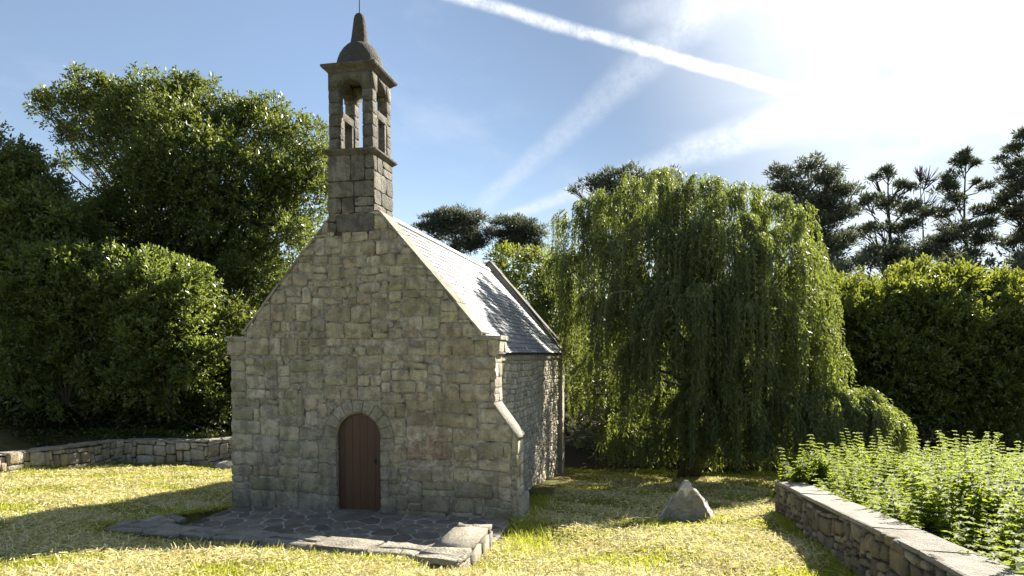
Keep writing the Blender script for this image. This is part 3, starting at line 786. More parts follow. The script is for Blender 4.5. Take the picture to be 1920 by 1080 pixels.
# ------------------------------------------------------------------ enclosure walls
def dry_wall(name, label, pts, thick, hts, palette, seed, cap_mat=None, cap=.05, stone_h=(.13, .28), stone_w=(.16, .45), face=1, t=(.02, .07), cap_over=.02, base_drop=.4, mort=None, slab_len=(.4, .9), cap_jit=.006):
    """pts: top centre line of the visible face (x, y, ztop); stones relief on the visible face"""
    root = empty(name, (pts[0][0], pts[0][1], gz(pts[0][0], pts[0][1]))); tag(root, label, 'wall', kind='structure')
    root['category'] = 'wall'
    o = Vector(root.location); rw = random.Random(seed)
    co, stn, cpn = Acc(), Acc(), Acc()
    for (x0, y0, z0), (x1, y1, z1) in zip(pts[:-1], pts[1:]):
        d = Vector((x1 - x0, y1 - y0, 0)); Ln = d.length; d.normalize(); nn = Vector((d.y, -d.x, 0)) * face
        hb = max(z0 - gz(x0, y0), z1 - gz(x1, y1)) + base_drop
        def P(s, z, dd, x0=x0, y0=y0, z0=z0, z1=z1, d=d, nn=nn, Ln=Ln):
            return Vector((x0, y0, z0 + (z1 - z0) * s / Ln + z)) + d * s + nn * dd - o
        prism(co, [(0, -hb), (Ln, -hb), (Ln, -cap), (0, -cap)], P, 0, -thick)
        pack(stn, P, lambda z: [(0.0, Ln)], -hb, -cap, rw, stone_h[0] * .5, (2, 9), (2, 2, 3, 4, 5), .010, t, palette, warp=.05, step=.07, jit=.012)
        s = 0
        while s < Ln - .02:
            l_ = min(rw.uniform(*slab_len), Ln - s); l_ = Ln - s if Ln - s - l_ < .2 else l_
            tmp = Acc(); rock(tmp, s + .003, s + l_ - .003, -thick - cap_over, cap_over + .03, -cap + .002, rw.uniform(-cap_jit, cap_jit), rw, (0, 0, 0), .015, cap_jit)
            k = rw.uniform(.85, 1.12)
            cpn.add([P(v[0], v[2], v[1]) for v in tmp.v], tmp.f, (.31 * k, .295 * k, .26 * k)); s += l_
    co.build('wall_core', mort or M_dark_joint, root); stn.build('wall_stones', M_wall, root, True); cpn.build('wall_cap', cap_mat or M_curb, root)
    return root
PALW = [(.42, .40, .36), (.36, .34, .30), (.30, .285, .25), (.48, .46, .42), (.40, .34, .25)]
PALR = [(.26, .22, .16), (.20, .17, .13), (.32, .28, .21), (.16, .14, .11)]
dry_wall('boundary_wall', 'dry stone boundary wall with pale uneven stones left of the chapel under the big trees',
         [(-16.2, 11.5, .55), (-14.4, 18.8, .22), (-13.5, 23.0, .06), (-10.4, 22.7, .08), (-9.3, 23.9, .06), (-7.0, 24.6, -.1)], .45, None, PALW, 31, face=1, stone_h=(.15, .40), stone_w=(.18, .85), cap=.05, t=(.02, .11), slab_len=(.25, .7), cap_jit=.022)
dry_wall('retaining_wall', 'low stone wall with smooth flat cement top on the right in front of the nettles',
         [(5.46, 13.6, .45), (4.75, 10.2, .79), (3.95, 6.3, 1.18), (3.5, 4.4, 1.36)], .46, None, PALR, 32, cap_mat=M_curb, face=1, stone_h=(.1, .2), stone_w=(.12, .32), cap=.06, cap_over=.02, slab_len=(2.2, 3.4))

# standing stone
def boulder(name, label, loc, outline_fn, mat, seed, n=4):
    bm = bmesh.new(); bmesh.ops.create_icosphere(bm, subdivisions=n, radius=1)
    for v in bm.verts:
        p = v.co.copy(); q = outline_fn(p)
        nn = noise.noise(q * 3 + Vector((seed, 0, 0))) * .05 + noise.noise(q * 9) * .02 + noise.noise(q * 22) * .008
        v.co = q + p * nn
    a = Acc(); bm.verts.index_update(); a.add([v.co.copy() for v in bm.verts], [tuple(v.index for v in f.verts) for f in bm.faces], (.33, .32, .285)); bm.free()
    o = a.build(name, mat, None, False); o.location = loc
    return tag(o, label, 'stone')
def tri(p):
    # a blunt triangular slab: wide foot, sharp crest slightly left of centre
    z = (p.z + 1) / 2; z = max(0, min(1, z ** .9))
    half = .60 * (1 - z) ** .92 + .035
    k = math.hypot(p.x, p.y) + 1e-6; cxn, cyn = p.x / max(abs(p.x), abs(p.y), .001), p.y / max(abs(p.x), abs(p.y), .001)
    e = min(1, math.sqrt(max(0, 1 - p.z * p.z)) * 1.6)
    return Vector((cxn * half * e + .0 - .02 * z, cyn * (.34 * (1 - z) + .05) * e, -.25 + 1.12 * z))
bx, by = 3.36, 12.8
fo = [(-.60, -.2), (-.58, .06), (-.44, .28), (-.33, .46), (-.17, .68), (-.05, .86), (.02, .84), (.12, .66), (.26, .46), (.36, .24), (.46, .04), (.50, -.2)]
bo = [(-.42, -.2), (-.40, .06), (-.28, .26), (-.20, .40), (-.06, .56), (.02, .72), (.16, .66), (.34, .50), (.50, .32), (.62, .14), (.72, .0), (.76, -.2)]
bm = bmesh.new(); fv = [bm.verts.new((x, -.24, z)) for x, z in fo]; bv = [bm.verts.new((x, .26, z)) for x, z in bo]
bm.faces.new(fv); bm.faces.new(bv[::-1])
for i in range(len(fo)): j = (i + 1) % len(fo); bm.faces.new((fv[i], bv[i], bv[j], fv[j]))
bmesh.ops.recalc_face_normals(bm, faces=bm.faces[:])
bmesh.ops.triangulate(bm, faces=bm.faces[:]); 
for _ in range(3): bmesh.ops.subdivide_edges(bm, edges=[e for e in bm.edges if e.calc_length() > .05], cuts=1); bmesh.ops.triangulate(bm, faces=bm.faces[:])
for v in bm.verts:
    q = v.co.copy(); d_ = noise.noise_vector(q * 2.6) * .05 + noise.noise_vector(q * 7) * .035 + noise.noise_vector(q * 18) * .014; v.co = q + d_
    if v.co.y < -.1: v.co.y += -.10 * math.exp(-((q.x + .05) / .16) ** 2) * max(0, 1 - q.z)
bm.verts.index_update(); a = Acc()
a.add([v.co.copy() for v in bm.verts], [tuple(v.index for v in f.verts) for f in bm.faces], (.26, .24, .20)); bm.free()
a.c = [((.30, .285, .25) if p[1] < -.08 - .12 * max(0, p[2] - .3) and p[2] < .62 + .05 * math.sin(p[0] * 30) else (.60, .59, .55)) for p in a.v]  # front coloured darker as shaded, crest and right side paler as sunlit
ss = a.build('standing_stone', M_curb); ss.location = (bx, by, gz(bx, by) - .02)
tag(ss, 'pointed triangular granite stone with crest coloured pale as sunlit, standing in the grass', 'stone')
for i, (x, y, r, lab) in enumerate(((-9.6, 22.4, .35, 'rough boulder at the foot of the boundary wall beside the chapel'), (-9.3, 24.6, .5, 'sunlit rock on the bank above the wall beside the chapel'))):
    b_ = boulder('rock', lab, (x, y, gz(x, y) + (.05 if i == 0 else .25)), lambda p, r=r: Vector((p.x * r * 1.3, p.y * r, p.z * r * .6)), M_wall, 7 + i, 3)

# ------------------------------------------------------------------ foliage
rn = np.random.default_rng(12)
def unit(a): return a / (np.linalg.norm(a, axis=-1, keepdims=True) + 1e-9)
def leaf_quads(p, axis, nrm, Ln, Wd, fold=.25):
    a = unit(axis); b_ = unit(np.cross(a, nrm)); n_ = np.cross(b_, a)
    Ln = np.asarray(Ln).reshape(-1, 1); Wd = np.asarray(Wd).reshape(-1, 1)
    mid = p + a * Ln * .45 + n_ * Ln * .0
    return np.stack([p, mid + b_ * Wd * .5 + n_ * Wd * fold, p + a * Ln - n_ * Ln * .12, mid - b_ * Wd * .5 + n_ * Wd * fold], 1)
def lobe(x, y, r, Y, sy=1.0, dep=1.0):
    p = at(x, y, Y); m = r * Y / F
    return (np.array(p), np.array([m, m * dep, m * sy]))
def crown_leaves(lobes, n, size, seed, sub=(.32, .62), aspect=.42, up=.5, nsub=None, inner=.07, hang=0.):
    """leaves gathered on twigs, twigs on sub-clumps, sub-clumps over the surface of big lobes"""
    g = np.random.default_rng(seed)
    vol = np.array([l[1].prod() ** (2 / 3) for l in lobes]); share = vol / vol.sum()
    Ps, As = [], []
    for (c, r), sh in zip(lobes, share):
        m = int(n * sh)
        ns = max(5, int((r.mean() / .5) ** 2 * 6.5)) if nsub is None else nsub
        d = unit(g.normal(size=(ns, 3))); d[:, 2] = np.abs(d[:, 2]) * np.where(g.random(ns) < .72, 1, -1)
        sc_c = c + d * r * g.uniform(.55, 1.12, (ns, 1))
        sr = g.uniform(*sub, ns) * min(1.5, max(.45, r.mean() / 1.6))
        nt_ = max(1, m // 7)                                 # twigs of 7 leaves
        k = g.integers(0, ns, nt_)
        td = unit(g.normal(size=(nt_, 3)) + d[k] * .8 + np.array([0, 0, up]))
        tp = sc_c[k] + td * sr[k][:, None] * (g.uniform(.25, 1.0, (nt_, 1)) ** .5) * np.array([1, 1, .8])
        ni = int(nt_ * inner)
        di = unit(g.normal(size=(ni, 3)))
        tp[:ni] = c + di * r * g.uniform(.2, .8, (ni, 1)); td[:ni] = di
        t = np.repeat(tp, 7, 0); dd = np.repeat(td, 7, 0)
        s = np.tile(np.linspace(0, 1, 7), nt_)[:, None]
        Ps.append(t + dd * s * size * 2.0 + g.normal(size=t.shape) * size * .12)
        As.append(unit(dd * .9 + g.normal(size=t.shape) * .62 + np.array([0, 0, up * .4 - hang])))
    p = np.concatenate(Ps); a = np.concatenate(As); n_ = len(p)
    nr = unit(g.normal(size=(n_, 3)) + np.array([0, 0, .9]))
    Ln = size * g.uniform(.7, 1.3, n_)
    return leaf_quads(p, a, nr, Ln, Ln * aspect), np.clip(g.normal(.45, .25, n_), 0, 1)
def limb_paths(base, lobes, r0, seed, split=.35, wig=.25, subs=3):
    g = random.Random(seed); paths = []
    cs = [Vector(c) for c, _ in lobes]
    top = max(c.z for c in cs); mean = sum(cs, Vector()) / len(cs)
    knee = Vector(base).lerp(Vector((mean.x, mean.y, base[2] + (top - base[2]) * split)), .9)
    knee.z = base[2] + (top - base[2]) * split
    pts = [Vector(base) + Vector((0, 0, -.3)), Vector(base) + Vector((0, 0, .1)), Vector(base).lerp(knee, .5) + Vector((g.uniform(-wig, wig), g.uniform(-wig, wig), 0)), knee]
    paths.append((pts, [r0 * 1.5, r0 * 1.15, r0 * .9, r0 * .75]))
    for (c, r) in lobes:
        c = Vector(c); P_ = []
        for i in range(6):
            t = i / 5; q = knee.lerp(c, t); q.z += math.sin(t * math.pi) * (c - knee).length * .06
            P_.append(q + Vector((g.uniform(-wig, wig), g.uniform(-wig, wig), g.uniform(-wig, wig))) * (.7 * math.sin(t * math.pi)))
        rr_ = r0 * .5 * min(1, max(.3, float(r.mean()) / 2))
        paths.append((P_, [rr_ * (1 - .75 * i / 5) for i in range(6)]))
        for k in range(subs):
            d = Vector((g.gauss(0, 1), g.gauss(0, 1), abs(g.gauss(0, .8)))).normalized(); s_ = P_[g.choice((3, 4, 5))]
            e = c + Vector((d.x * r[0], d.y * r[1], d.z * r[2])) * .8
            m_ = s_.lerp(e, .5) + Vector((g.uniform(-wig, wig),) * 3) * .5
            paths.append(([s_, m_, e], [rr_ * .3, rr_ * .2, rr_ * .06]))
    return paths
def tubes_obj(name, paths, mat, parent, sides=6):
    vs, fs = tube_np(paths, sides); a = Acc(); a.add(vs, fs); return a.build(name, mat, parent, True)
def tree(name, cat, label, base, lobes, nleaf, size, mat, seed, r0=.25, group=None, **kw):
    base = (base[0], base[1], gz(base[0], base[1]))
    root = empty(name, base); tag(root, label, cat, group)
    o = np.array(base); lk = {k: kw.pop(k) for k in ('split', 'wig', 'subs') if k in kw}
    L_ = [(c - o, r) for c, r in lobes]
    V, t = crown_leaves(L_, nleaf, size, seed, **kw)
    lim = ground_z(V[:, 0, 0] + o[0], V[:, 0, 1] + o[1]) - o[2] + .02
    ok = V[:, :, 2].min(1) > lim
    quads('crown', V[ok], mat, root, t[ok])
    tubes_obj('trunk', limb_paths((0, 0, 0), L_, r0, seed, **lk), M_bark, root)
    return root
def knobs(lobes, n, seed, k0=.28, k1=.5):
    g = random.Random(seed); out = list(lobes)
    for _ in range(n):
        c, r = g.choice(lobes); d = Vector((g.gauss(.2, .8), -abs(g.gauss(.7, .5)), g.gauss(.0, .45))).normalized()
        q = g.uniform(k0, k1); out.append((c + np.array(d) * r * g.uniform(.9, 1.25), np.array([float(r.mean()) * q] * 3) * np.array([1.1, 1.1, .85])))
    return out
# left: the big broad evergreen
def LB(lst, Y0): return [lobe(*(q + (Y0 + 0,))[:3], Y=Y0 + (q[3] if len(q) > 3 else 0)) if False else lobe(q[0], q[1], q[2], Y0 + (q[3] if len(q) > 3 else 0)) for q in lst]
tree('evergreen_oak', 'tree', 'tallest broad evergreen tree with leaning crown left of the bell tower', (-13.5, 32.0),
     knobs(LB([(300, 226, 66, 0), (215, 226, 56, .5), (370, 212, 54, 0), (130, 212, 38, 0), (88, 206, 22, 0), (430, 262, 58, .5), (500, 260, 60, 1), (560, 300, 60, 1), (350, 300, 90, -1.5), (250, 320, 80, 0), (440, 360, 80, -1.2), (560, 385, 60, .5), (300, 420, 90, .5), (250, 480, 76, 1), (410, 440, 80, -.8), (520, 420, 62, 0), (210, 420, 52, 1), (475, 222, 24, 1), (140, 260, 20, .5), (130, 300, 16, .5), (598, 330, 40, 1), (350, 530, 85, 1), (450, 510, 60, .5), (330, 350, 50, -2.6), (470, 320, 40, -1.6), (390, 400, 44, -2.6), (530, 340, 34, -.8)], 31.0), 34, 1, .25, .45),
     170000, .165, M_laurel, 41, .38)
tree('bay_tree', 'tree', 'evergreen tree at the left edge of the picture reaching half as high as the oak', (-20.0, 26.5),
     LB([(5, 320, 46), (-50, 380, 110, 1), (60, 390, 60), (20, 400, 70), (85, 330, 22), (100, 440, 66, -.5), (30, 480, 90, -.5), (-30, 520, 90), (130, 415, 26)], 26.0), 62000, .165, M_laurel, 42, .25)
tree('laurel_bush', 'bush', 'large glossy laurel bush with sunlit round top in front of the oak', (-11.5, 25.6),
     knobs(LB([(300, 700, 60), (370, 690, 50), (310, 545, 62), (255, 575, 52), (360, 570, 50), (290, 610, 62), (230, 630, 46, -.3), (350, 630, 50, .2)], 24.3), 12, 12), 34000, .16, M_bush, 43, .05, split=.2, sub=(.25, .5))
tree('laurel_bush', 'bush', 'spreading laurel bush with upright sprays below the tree at the left edge', (-15.6, 25.6),
     knobs(LB([(60, 710, 70), (160, 710, 60), (60, 520, 62), (130, 510, 55), (180, 500, 45), (20, 560, 70), (120, 580, 70), (190, 560, 50), (60, 620, 60), (150, 630, 40)], 24.3), 16, 16), 44000, .16, M_bush, 44, .05, split=.2, sub=(.25, .5))
tree('laurel_bush', 'bush', 'dark laurel bush filling the gap between the oak and the chapel roof', (-10.0, 27.2),
     knobs(LB([(430, 540, 45, 2.6), (480, 500, 50, 3), (410, 610, 50), (540, 460, 44, 3), (450, 640, 60), (400, 690, 46), (510, 560, 50, 2.5)], 26.2), 10, 10), 26000, .15, M_laurel, 45, .12, split=.25)
tree('shade_bush', 'bush', 'shaded leafy undergrowth shrub behind the wall near the chapel corner', (-11.3, 27.3),
     LB([(300, 700, 80), (380, 760, 60), (420, 700, 70), (330, 780, 40), (230, 740, 70, .5)], 26.6), 20000, .16, M_laurel, 46, .1, split=.2)
tree('shade_bush', 'bush', 'shaded leafy undergrowth shrub behind the far left wall', (-17.5, 27.3),
     LB([(60, 700, 90), (160, 700, 80), (-20, 720, 90), (110, 770, 60)], 27.0), 20000, .16, M_laurel, 47, .1, split=.2)
# ivy and weeds over the bank
g = np.random.default_rng(5); n_ = 9000
px_ = g.uniform(-22, -7, n_); py_ = g.uniform(23.3, 28, n_); p = np.stack([px_, py_, ground_z(px_, py_) + g.uniform(.0, .12, n_)], 1)
keep = ((px_ < -13.6) | (py_ > 24.2 - 0.0)) & ~((px_ > -13.4) & (py_ < 23.5))
p = p[keep]; n_ = len(p)
V = leaf_quads(p, unit(g.normal(size=(n_, 3)) + np.array([0, -.4, .3])), unit(g.normal(size=(n_, 3)) + np.array([0, 0, 2])), g.uniform(.08, .18, n_), g.uniform(.05, .1, n_))
tag(quads('ivy', V, M_laurel, None, g.random(n_)), 'low ivy and fallen leaves covering the bank behind the boundary wall', 'ivy', kind='stuff')

# right: bright hedge trees
tree('laurel_tree', 'tree', 'rounded sunlit laurel tree beside the right edge of the willow', (16.0, 33.8),
     knobs(LB([(1600, 592, 60), (1560, 575, 45, 1), (1655, 600, 46), (1600, 650, 80, -.3), (1690, 610, 70, -.5), (1640, 720, 90), (1560, 760, 80, 1)], 31.5), 26, 26), 62000, .20, M_hedge, 51, .2, split=.3)
tree('laurel_tree', 'tree', 'broad laurel tree with bright yellow green top in the middle of the right hedge', (20.5, 34.2),
     knobs(LB([(1725, 556, 50), (1795, 578, 56), (1760, 620, 90, -.8), (1720, 700, 95, -.3), (1810, 690, 90, -.8), (1700, 528, 28, .5), (1760, 780, 80)], 31.9), 28, 28), 66000, .20, M_hedge, 52, .2, split=.3)
tree('laurel_tree', 'tree', 'dense laurel tree at the right edge of the picture', (25.2, 33.8),
     knobs(LB([(1865, 572, 50), (1940, 606, 60), (1840, 545, 28, .8), (1880, 650, 90, -.6), (1960, 680, 100), (1880, 750, 90), (2040, 620, 100)], 31.5), 26, 26), 62000, .20, M_hedge, 53, .2, split=.3)
tree('roadside_bush', 'bush', 'yellow green bush visible behind the chapel roof', (3.0, 36),
     LB([(960, 505, 38), (1010, 515, 42), (1050, 540, 50), (990, 560, 55), (1040, 620, 60), (930, 520, 20), (980, 640, 60), (1080, 600, 60)], 34), 26000, .17, M_hedge, 54, .15, split=.3)
tree('shade_bush', 'bush', 'dark bush in the shade behind the left side of the willow', (5.0, 32),
     LB([(1090, 700, 80), (1180, 720, 90), (1120, 800, 70), (1250, 760, 80)], 31), 16000, .18, M_laurel, 55, .1, split=.2)
tree('shade_bush', 'bush', 'dark bush in the shade behind the right side of the willow', (11.2, 32),
     LB([(1350, 740, 90), (1450, 760, 90), (1400, 830, 60), (1540, 820, 70), (1320, 640, 80), (1450, 640, 80)], 31), 18000, .18, M_laurel, 56, .1, split=.2)

tree('shade_bush', 'bush', 'low dark bush directly behind the willow trunk', (7.8, 27.2),
     LB([(1180, 800, 70), (1290, 810, 70), (1400, 810, 70), (1230, 700, 70), (1350, 700, 80)], 26.6), 18000, .17, M_laurel, 57, .08, split=.2)
# willow
def willow(name, label, base, lobes, nstr, seed, Lr=(1.0, 3.0)):
    g = np.random.default_rng(seed); base = (base[0], base[1], gz(*base)); o = np.array(base)
    root = empty(name, base); tag(root, label, 'tree')
    w_ = np.array([l[1].prod() ** (2 / 3) for l in lobes]); w_ /= w_.sum()
    P_, A_, Q_ = [], [], []
    stems = []
    for (c, r), sh in zip(lobes, w_):
        low = .45 if (c[0] / c[1] > .44 and c[2] < 3.6) else 0  # low right drape: fresher leaf tone, raised to stand in for its sunlight
        for _ in range(int(nstr * sh * (2.2 if low else 1))):
            # strands start in loose sprays so that curtains and gaps form
            if _ % 9 == 0:
                q0 = g.uniform(-.32, .32)
                d0 = unit(g.normal(size=3)); d0[2] = abs(d0[2]) * .9 + .05; d0 = unit(d0)
                L0 = g.uniform(*Lr)
            d = unit(d0 + g.normal(size=3) * .075)
            s = c + d * r * g.uniform(.78, 1.0)
            Ln = L0 * g.uniform(.6, 1.15) * min(1.0, max(.6, r.mean() / 1.4)); outw = unit(np.array([d[0], d[1], 0])) * g.uniform(.05, .45)
            gr = gz(s[0], s[1]) + .35 + g.uniform(0, .5)
            Ln = min(Ln, max(.1, s[2] - gr))
            m = max(4, int(Ln / .042)); t = np.linspace(0, 1, m)[:, None]
            sway = g.normal(size=3) * .05
            path = s + outw * (1 - np.exp(-4 * t * max(.5, Ln))) + np.array([0, 0, -1]) * (t * Ln) + np.array([0, 0, .18]) * np.sin(np.minimum(t * Ln * 3, math.pi)) + sway * t
            path += g.normal(size=path.shape) * .012
            P_.append(path); A_.append(g.normal(size=path.shape) * .5 + np.array([0, 0, -1.0]) + outw * .5)
            Q_.append(np.full(m, q0 + low + g.uniform(-.12, .12)))
            if _ % 5 == 0: stems.append(([Vector(path[i] - o) for i in (0, m // 4, m // 2, m - 1)], [.009, .007, .005, .003]))
    p = np.concatenate(P_) - o; a = np.concatenate(A_); n_ = len(p)
    Ln = g.uniform(.09, .17, n_)
    V = leaf_quads(p, a, unit(g.normal(size=(n_, 3))), Ln, Ln * .26, .1)
    quads('crown', V, M_willow, root, np.clip(g.normal(.45, .22, n_) + np.concatenate(Q_), 0, 1))
    for pts_ in (((1255, 600), (1235, 570), (1205, 545), (1178, 550), (1160, 580)), ((1180, 545), (1150, 548), (1130, 570), (1120, 610)), ((1258, 605), (1250, 575), (1225, 555)), ((1215, 640), (1200, 600), (1190, 590)), ((1400, 470), (1430, 480), (1445, 490))):
        stems.append(([Vector(at(px, py, 18.75)) - Vector(o) for px, py in pts_], [.016, .014, .012, .010, .006][:len(pts_)]))
    tubes_obj('strand', stems, M_twig, root, 3)
    L_ = [(c - o, r) for c, r in lobes]
    tubes_obj('trunk', limb_paths((0, 0, 0), L_, .34, seed, .28, .25, 2), M_bark, root, 8)
    print('willow', n_)
    return root
WL = [(1100, 430, 62, 1.4), (1170, 385, 62, .5), (1240, 375, 62), (1310, 395, 70), (1390, 400, 62), (1470, 420, 60), (1064, 500, 34, 1.8), (1130, 500, 70, .6), (1230, 480, 85, -.4), (1350, 490, 100, -1.4), (1460, 510, 72, -2.0), (1480, 470, 55, -1.0), (1505, 570, 50, -1.8), (1510, 560, 50, -.2),
      (1110, 600, 58, 1.0), (1190, 590, 72, -1.0), (1290, 600, 90, -2.2), (1290, 560, 80, -.2), (1400, 600, 90, -2.4), (1400, 600, 80, -.4), (1490, 640, 66, -1.6), (1518, 610, 42, .4), (1130, 690, 50, 1.2), (1200, 800, 45, .5), (1300, 820, 50, -.5), (1390, 820, 50, -.8), (1460, 820, 45, .3), (1240, 760, 50, 1), (1220, 690, 70, -1.2), (1330, 740, 55, -2.2), (1400, 710, 70, -1.2), (1480, 720, 60, -.6), (1092, 740, 22, .8),
      (1555, 765, 50, -1.6), (1555, 765, 52, -1.2), (1555, 775, 50, -2.0), (1605, 768, 50, -1.6), (1605, 775, 50, -2.0), (1605, 775, 50, -1.2), (1650, 790, 38, -1.6), (1650, 795, 38, -1.4), (1650, 795, 38, -2.0), (1676, 815, 16, -1.6),
      (1530, 665, 40, -.6), (1535, 610, 26, -.2), (1180, 820, 50, -.8), (1260, 840, 50, -1.4), (1340, 840, 50, -1.6), (1420, 840, 50, -1.6), (1480, 840, 45, -1.2), (1240, 780, 50, -1.2), (1380, 780, 50, -2.0), (1300, 780, 50, -2.2), (1450, 780, 50, -1.8)]
willow('weeping_willow', 'big weeping willow with long hanging curtains of leaves right of the chapel', (6.0, 22.4), LB(WL, 21.6), 8600, 61, (.9, 3.4))

# pines
def pine(name, label, base, lobes, nn, seed, r0=.22, size=.42, group='tall pines on the skyline', cat='tree', split=.6, dead=False):
    base = (base[0], base[1], gz(*base)); o = np.array(base); root = empty(name, base); tag(root, label, cat, group)
    g = np.random.default_rng(seed); gr = random.Random(seed)
    L_ = [(c - o, r) for c, r in lobes]
    if not dead:
        P_, A_ = [], []
        ww = np.array([r[0] * r[2] for c, r in L_]); ww /= ww.sum()
        for (c, r), sh in zip(L_, ww):
            k = max(4, int(12 * r[0]))
            sub = c + unit(g.normal(size=(k, 3))) * r * g.uniform(.3, 1, (k, 1))
            m = int(nn * sh * .8); id_ = g.integers(0, k, m)
            d = unit(g.normal(size=(m, 3)) + np.array([0, 0, .25]))
            rs_ = np.array([.55, .55, .26]) * min(1.0, r[0] * .6)
            P_.append(sub[id_] + d * rs_ * g.uniform(.1, 1, (m, 1)) * 1.3); A_.append(unit(d + g.normal(size=(m, 3)) * .4 + np.array([0, 0, .3])))
        p = np.concatenate(P_); a = np.concatenate(A_); n_ = len(p)
        V = leaf_quads(p, a, unit(g.normal(size=(n_, 3))), size * g.uniform(.5, 1.1, n_), size * .20 * np.ones(n_), .1)
        quads('crown', V, M_pine, root, g.random(n_))
    # one leader up to the top with boughs leaving it on the way
    cs = [Vector(c) for c, _ in L_]; top = max(cs, key=lambda q: q.z)
    H = top.z; lead = []
    for i in range(9):
        t = i / 8; q = Vector((top.x * t ** 1.3, top.y * t ** 1.3, -.3 + (H + .3) * t)) + Vector((gr.uniform(-.15, .15), gr.uniform(-.15, .15), 0)) * (1 if 0 < i < 8 else 0); lead.append(q)
    paths = [(lead, [r0 * (1 - .88 * i / 8) for i in range(9)])]
    for (c, r) in L_:
        c = Vector(c); k = max(.12, min(.93, (c.z - abs(c.xy.length) * .55) / H)); j = min(7, int(k * 8)); s = lead[j].lerp(lead[j + 1], k * 8 - j)
        mid = s.lerp(c, .55) + Vector((0, 0, -.1 * (c - s).length)); rr_ = r0 * .36 * (1 - .5 * k)
        paths.append(([s, mid, c], [rr_, rr_ * .7, rr_ * .3]))
        for q in range(15 if not dead else 30):
            d = unit(g.normal(size=3) * np.array([1, 1, .6])); e = c + Vector(d * r * .95); m_ = s.lerp(c, gr.uniform(.35, 1))
            if dead: e.z = c.z + abs(e.z - c.z)
            paths.append(([m_, m_.lerp(e, .5) + Vector((0, 0, -.08)), e], [.035, .025, .012]))
    tubes_obj('trunk', paths, M_bark, root, 5)
    return root
def PL(lst, Y): return [lobe(q[0], q[1], q[2], Y, q[3] if len(q) > 3 else .45, 1.0) for q in lst]
pine('umbrella_pine', 'flat topped umbrella pine just right of the roof, the larger of the pair', (-4.4, 60), PL([(850, 402, 30, .5), (820, 410, 26), (880, 415, 34, .5), (810, 425, 22), (850, 432, 48), (895, 440, 32), (790, 425, 14), (870, 458, 36), (905, 455, 20), (850, 470, 20), (840, 412, 36, .5)], 60), 15000, 71, .28)
pine('umbrella_pine', 'smaller umbrella pine of the pair, next to the willow', (1.0, 62), PL([(955, 418, 30, .5), (990, 425, 28, .5), (965, 435, 42, .5), (1005, 440, 22), (935, 440, 18), (970, 455, 40), (1010, 460, 14), (940, 460, 18)], 62), 12000, 72, .26)
pine('pine_tree', 'dark pine whose crown shows just above the willow top', (9.5, 52), PL([(1130, 335, 30), (1170, 325, 30), (1100, 345, 18), (1075, 355, 12), (1210, 335, 30), (1250, 330, 26), (1150, 350, 50), (1240, 350, 44), (1180, 375, 60), (1150, 410, 60, .6), (1240, 400, 50, .6)], 50), 15000, 73, .3)
pine('pine_tree', 'large dense pine with layered boughs right behind the willow', (24.4, 52), PL([(1515, 310, 30, .5), (1545, 325, 30, .5), (1460, 325, 26), (1490, 350, 40, .5), (1560, 350, 40), (1530, 375, 50, .5), (1590, 360, 24), (1460, 355, 24), (1550, 405, 50), (1500, 420, 50, .6), (1590, 395, 30), (1530, 455, 60, .5), (1590, 450, 36), (1560, 490, 60, .5)], 50), 24000, 74, .34)
pine('pine_tree', 'sparse open pine with many bare boughs in the middle of the right skyline', (28.6, 50), PL([(1665, 322, 18, .5), (1640, 335, 14), (1690, 345, 18), (1620, 375, 22), (1660, 378, 34, .35), (1710, 350, 14), (1700, 390, 34, .35), (1740, 400, 20), (1650, 425, 20, .35), (1700, 425, 30), (1620, 430, 20), (1690, 465, 40, .4), (1740, 470, 30), (1640, 480, 40), (1690, 492, 40)], 48), 11500, 75, .3)
pine('dead_pine', 'leafless dead pine with fine bare branches between two living pines', (32.0, 52), PL([(1740, 335, 26, 1.0), (1725, 320, 12, 1), (1735, 380, 26, .8)], 50), 0, 76, .16, dead=True)
pine('pine_tree', 'tall slender pine with a tufted top and a straight trunk near the right edge', (33.6, 49), PL([(1812, 290, 16, .6), (1800, 305, 18, .5), (1825, 305, 12), (1785, 330, 16), (1775, 350, 22, .5), (1830, 340, 10), (1790, 375, 20), (1770, 400, 20), (1850, 350, 14), (1850, 395, 24), (1860, 420, 22), (1800, 430, 34, .35), (1770, 450, 40, .35), (1840, 450, 30, .35), (1800, 480, 44, .35)], 48), 11500, 77, .24)
pine('pine_tree', 'tallest pine, cut off by the right edge of the picture', (38.2, 48), PL([(1925, 255, 20, .6), (1905, 275, 22, .5), (1880, 300, 14), (1925, 310, 36, .5), (1890, 335, 20), (1920, 350, 40, .5), (1885, 375, 20), (1930, 390, 40), (1900, 400, 26), (1930, 440, 44), (1890, 455, 20), (1930, 485, 40), (1960, 340, 50)], 47), 15000, 78, .3)
# distant wood closing the horizon
g = np.random.default_rng(9); LW = []
for x in np.arange(-60, 110, 5.0):
    Yd = 66 + g.uniform(-4, 8); hh = g.uniform(2.6, 4.2); LW.append((np.array([x + g.uniform(-2, 2), Yd, hh * .5 + .2]), np.array([4.5, 3, hh])))
V, t = crown_leaves(LW, 70000, .5, 91, sub=(.5, .9), nsub=30)
tag(quads('far_wood', V, M_pine, None, t), 'distant dark wood closing the horizon behind the pines', 'wood', kind='stuff')
